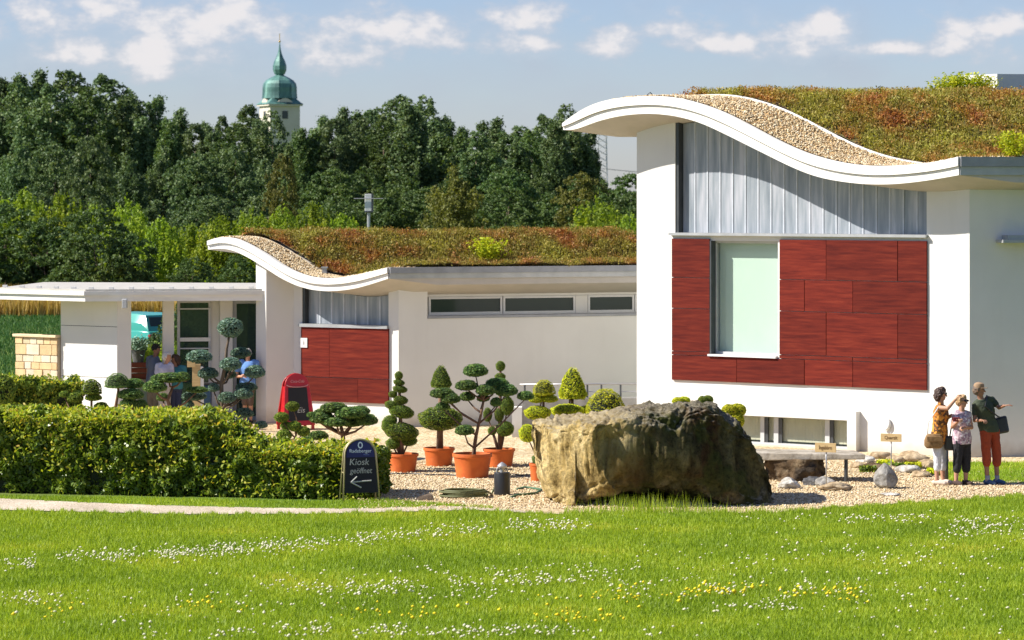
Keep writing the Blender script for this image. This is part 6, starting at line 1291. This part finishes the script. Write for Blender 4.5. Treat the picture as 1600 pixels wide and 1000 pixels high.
M_hairb = surf('dark_brown_hair', (.030, .014, .010), (.055, .026, .016), rough=.6, scale=30); M_hairbl = surf('blonde_hair', (.42, .27, .13), (.28, .17, .08), rough=.6, scale=30); M_hairg = surf('grey_brown_hair', (.16, .11, .075), (.10, .07, .05), rough=.7, scale=30); M_hairw = surf('white_hair', (.62, .60, .57), (.5, .48, .46), rough=.7, scale=30)
curly = [((-.02, 0, .035), .098), ((-.045, 0, -.02), .085), ((-.05, .035, -.07), .05), ((-.05, -.035, -.07), .05), ((.02, 0, .075), .07), ((-.01, .06, 0), .05), ((-.01, -.06, 0), .05)]
short = [((-.02, 0, .035), .092), ((-.035, 0, 0), .085), ((.03, 0, .075), .058), ((0, .05, .02), .045), ((0, -.05, .02), .045)]
PG = 'visitors standing by the tall building'; Dp = F * EYE / (757 - HY)
r1, q1, f1, s1_, h1 = person('woman in orange patterned top and white cropped trousers raising one hand', 1468, Dp,
    dict(hip=(1468, 683, 0), chest=(1470, 650, 0), neck=(1470, 631, 0), head=(1470, 617, 0), look=-18, lsh=(1468, 637, .14), lel=(1482, 652, .20), lwr=(1492, 646, .10), rsh=(1466, 637, -.13), rel=(1481, 638, -.26), rwr=(1493, 624, -.22), rhd=(.5, 0, .9), rcurl=.8,
         lhip=(1470, 684, .08), lkn=(1472, 716, .08), lan=(1474, 749, .08), rhip=(1464, 684, -.08), rkn=(1465, 717, -.08), ran=(1464, 749, -.08)),
    dict(shirt=M_orange, trousers=M_whitecl, shoes=cl_('cream_shoes', (.60, .50, .42)), hair=M_hairb, hair_shape=curly, sleeve=.0, hem=-.2, leg=.45, curl=.014, shades=True, loose=.95), -35, PG)
bag = MB(); c = q1('hip') + Vector((-.12, -.17, -.04)); M_bagb = surf('brown_woven_bag', (.16, .085, .03), (.28, .17, .07), scale=20, rough=.8)
bg_ = thing('handbag', 'brown woven handbag hanging from the shoulder of the woman in orange', 'handbag', r1.location + c)
bag.rings([[Vector((.17 * k * math.cos(a), .07 * k2 * math.sin(a), z)) for a in np.linspace(0, 2 * PI, 16, endpoint=False)] for z, k, k2 in ((-.14, .75, .7), (-.09, 1, 1), (0, 1.0, 1), (.07, .85, .8), (.11, .7, .4))]); bag.build('bag_body', M_bagb, bg_, loc=(0, 0, 0), smooth=True, bevel=.01)
w = MB(); sh = q1('rsh') + Vector((-.01, 0, .045)) - c; w.tube([(-.11, 0, .08), (-.10, -.02, .3), sh + Vector((0, -.055, -.04)), sh + Vector((.0, 0, .022)), sh + Vector((-.02, .05, -.06))], .009, 6); w.build('strap', M_lightframe, bg_, loc=(0, 0, 0), smooth=True)
w = MB(); w.box(-.13, .13, -.085, -.07, -.02, .07); w.build('bag_flap', M_bagb, bg_, loc=(0, 0, 0), bevel=.01)
r2, q2, f2_, s2_, h2 = person('blonde woman in sunglasses, floral top and black cropped trousers standing in the middle', 1503, Dp - .1,
    dict(hip=(1503, 688, 0), chest=(1503, 660, 0), neck=(1502, 642, 0), head=(1503, 628, 0), look=-40, lsh=(1513, 648, .05), lel=(1518, 668, .0), lwr=(1507, 668, -.22), rsh=(1492, 648, -.02), rel=(1488, 667, -.06), rwr=(1497, 658, -.26), rcurl=.9, lcurl=.8,
         lhip=(1508, 689, .04), lkn=(1510, 720, .04), lan=(1509, 750, .04), rhip=(1498, 689, -.04), rkn=(1496, 720, -.04), ran=(1494, 751, -.04)),
    dict(shirt=M_floral, trousers=M_blackcl, shoes=cl_('dark_sandals', (.05, .03, .025)), hair=M_hairbl, hair_shape=short, sleeve=.12, hem=-.12, leg=.42, shades=True, w=1.0, loose=1.08, curl=.01), -62, PG)
w = MB(); hp_ = r2.location + q2('rwr') + Vector((-.04, -.07, .03)); w.box(-.06, .06, -.02, .02, -.035, .04); o = w.build('red_case', plain('dark_red_leather', (.15, .01, .015), .5), None, loc=hp_, bevel=.008); tag(o, 'small dark red case held by the blonde woman', 'case')
w = MB(); sb = thing('shoulder_bag', 'black shoulder bag hanging between the two women', 'shoulder bag', r2.location + q2('rsh') + Vector((-.08, .06, -.42))); w.box(-.09, .07, -.06, .06, -.2, .05); w.build('bag_body', M_black, sb, loc=(0, 0, 0), bevel=.03); w = MB(); w.tube([(0, 0, .04), (.03, -.03, .25), (.09, -.01, .46), (.10, .05, .44)], .012, 6); w.build('strap', M_black, sb, loc=(0, 0, 0))
r3, q3, f3, s3_, h3 = person('man in dark green shirt and rust red trousers pointing to the right', 1545, Dp + .05,
    dict(hip=(1545, 670, 0), chest=(1543, 640, -.02), neck=(1534, 622, -.04), head=(1530, 610, -.07), look=-25, lsh=(1550, 625, .10), lel=(1561, 637, .02), lwr=(1569, 634, -.18), lhd=(1, -.1, .1), lcurl=.25, rsh=(1524, 633, -.05), rel=(1523, 657, -.10), rwr=(1534, 657, -.28), rcurl=.7,
         lhip=(1552, 672, .06), lkn=(1557, 708, .06), lan=(1558, 750, .06), rhip=(1540, 672, -.06), rkn=(1541, 708, -.06), ran=(1543, 750, -.06)),
    dict(shirt=M_olive, trousers=M_rust, shoes=cl_('blue_trainers', (.06, .12, .24)), hair=M_hairg, hair_shape=short, sleeve=.55, hem=-.10, leg=.36, w=1.12, loose=1.12), -50, PG, skin=M_skin2)
w = MB(); c = h3 + Vector((-.005, 0, .055)); w.lathe([(.088, -.01), (.094, .03), (.085, .06), (.05, .082), (.01, .09)], c, 18); w.rings([[c + Vector((.045 + x * 1.0, -.06 + y, z)) for x, y in ((-.02, -.06), (.07, -.075), (.10, -.02), (.06, .04), (-.02, .05))] for z in (-.012, -.002)]); o = w.build('sun_cap', cl_('tan_cap', (.30, .20, .12)), r3, loc=(0, 0, 0), smooth='auto')
bb = thing('camera_bag', 'black camera bag on a strap behind the man in green', 'bag', r3.location + q3('lhip') + Vector((.17, .10, .10))); w = MB(); w.hexa([(-.13, -.08, -.19), (.12, -.08, -.14), (.12, .08, -.14), (-.13, .08, -.19), (-.14, -.06, .10), (.07, -.06, .15), (.07, .06, .15), (-.14, .06, .10)]); w.build('bag_body', M_black, bb, loc=(0, 0, 0), bevel=.035)
w = MB(); rel = bb.location - r3.location; pts = [q3('lsh').lerp(q3('neck'), .5) + Vector((0, 0, .06)), q3('neck').lerp(q3('hip'), .25) + Vector((.0, -.17, 0)), q3('hip') + Vector((.14, -.15, .22)), rel + Vector((-.05, -.05, .12))]; w.tube([p - rel for p in pts], .014, 6); w.build('strap', M_black, bb, loc=(0, 0, 0))
for L_, qq, rr in (('l', q3, r3), ('r', q3, r3)):
    A = qq(L_ + 'an'); w = MB(); w.tube([A + Vector((0, 0, -.03)), A + Vector((0, 0, .08))], [.042, .043], 12); w.build('sock', cl_('grey_socks', (.35, .35, .38)), rr, loc=(0, 0, 0), smooth=True)
w = MB(); c = q1('lan') + Vector((.10, .35, 0)); pp = r1.location + c; w.tube([(0, 0, 0), (0, 0, .62)], .035, 8); o = w.build('bollard_post', M_darkframe, None, loc=(pp.x, pp.y, 0), smooth=True); tag(o, 'short dark post behind the woman in white trousers', 'post')
# visitors in the shade of the entrance
EG = 'visitors in the shade of the entrance'
def simple(lb, px, D, htop, cl, facing, look, dx=0, arm='down', skin=M_skin):
    s = F / D; y0 = HY + EYE * s; ht = (y0 - htop); y = lambda k: y0 - ht * k; wx = .19 * s; fx = math.cos(math.radians(facing)); ax = abs(math.sin(math.radians(facing))) * wx + 2
    a = dict(lel=(px - ax * 1.15, y(.62), 0), lwr=(px - ax * .9 + fx * 8, y(.50), -.1), rel=(px + ax * 1.15, y(.62), 0), rwr=(px + ax * .9 + fx * 8, y(.50), -.1))
    if arm == 'front': a.update(lwr=(px - ax * .2 + fx * 14, y(.62), -.25), rwr=(px + ax * .2 + fx * 14, y(.64), -.25))
    J = dict(hip=(px, y(.53), 0), chest=(px, y(.7), 0), neck=(px + dx * .6, y(.83), 0), head=(px + dx, y(.915), 0), look=look, lsh=(px - ax, y(.80), 0), rsh=(px + ax, y(.80), 0), lhip=(px - 4, y(.5), 0), lkn=(px - 4.5, y(.28), 0), lan=(px - 4.5, y(.05), 0), rhip=(px + 4, y(.5), 0), rkn=(px + 4.5, y(.28), 0), ran=(px + 4.5, y(.05), 0), **a)
    return person(lb, px, D, J, cl, facing, EG, skin=skin, fine=False)
De = 70.7
rA = simple('tall man in black cap and grey blue shirt in the entrance passage', 239, De, 536, dict(shirt=cl_('grey_blue_shirt', (.13, .16, .24)), trousers=cl_('beige_trousers', (.30, .25, .18)), shoes=M_blackcl, hair=M_blackcl, hair_shape=[((-.015, 0, .045), .095), ((.06, 0, .05), (.075, .06, .015))], w=1.1), -20, -10, 5, 'down', M_skin2)
rB = simple('grey haired person in pale lilac shirt in the entrance passage', 257, De - .5, 549, dict(shirt=cl_('pale_lilac_shirt', (.50, .50, .62)), trousers=cl_('light_trousers', (.45, .42, .38)), shoes=M_blackcl, hair=M_hairw, hair_shape=short), -40, -20, 4, 'front')
rC = simple('dark haired woman in teal top in the entrance passage', 274, De - .3, 554, dict(shirt=cl_('teal_top', (.04, .20, .24)), trousers=cl_('navy_trousers', (.03, .04, .09)), shoes=M_blackcl, hair=M_hairb, hair_shape=curly), -120, -150, 0, 'front', M_skin2)
rD = simple('white haired visitor in light blue shirt at the right glazed door', 387, 70.0, 543, dict(shirt=cl_('light_blue_shirt', (.12, .26, .58)), trousers=cl_('brown_shorts', (.12, .08, .06)), shoes=M_blackcl, hair=M_hairw, hair_shape=short, leg=.05), -110, -70, 0, 'front')
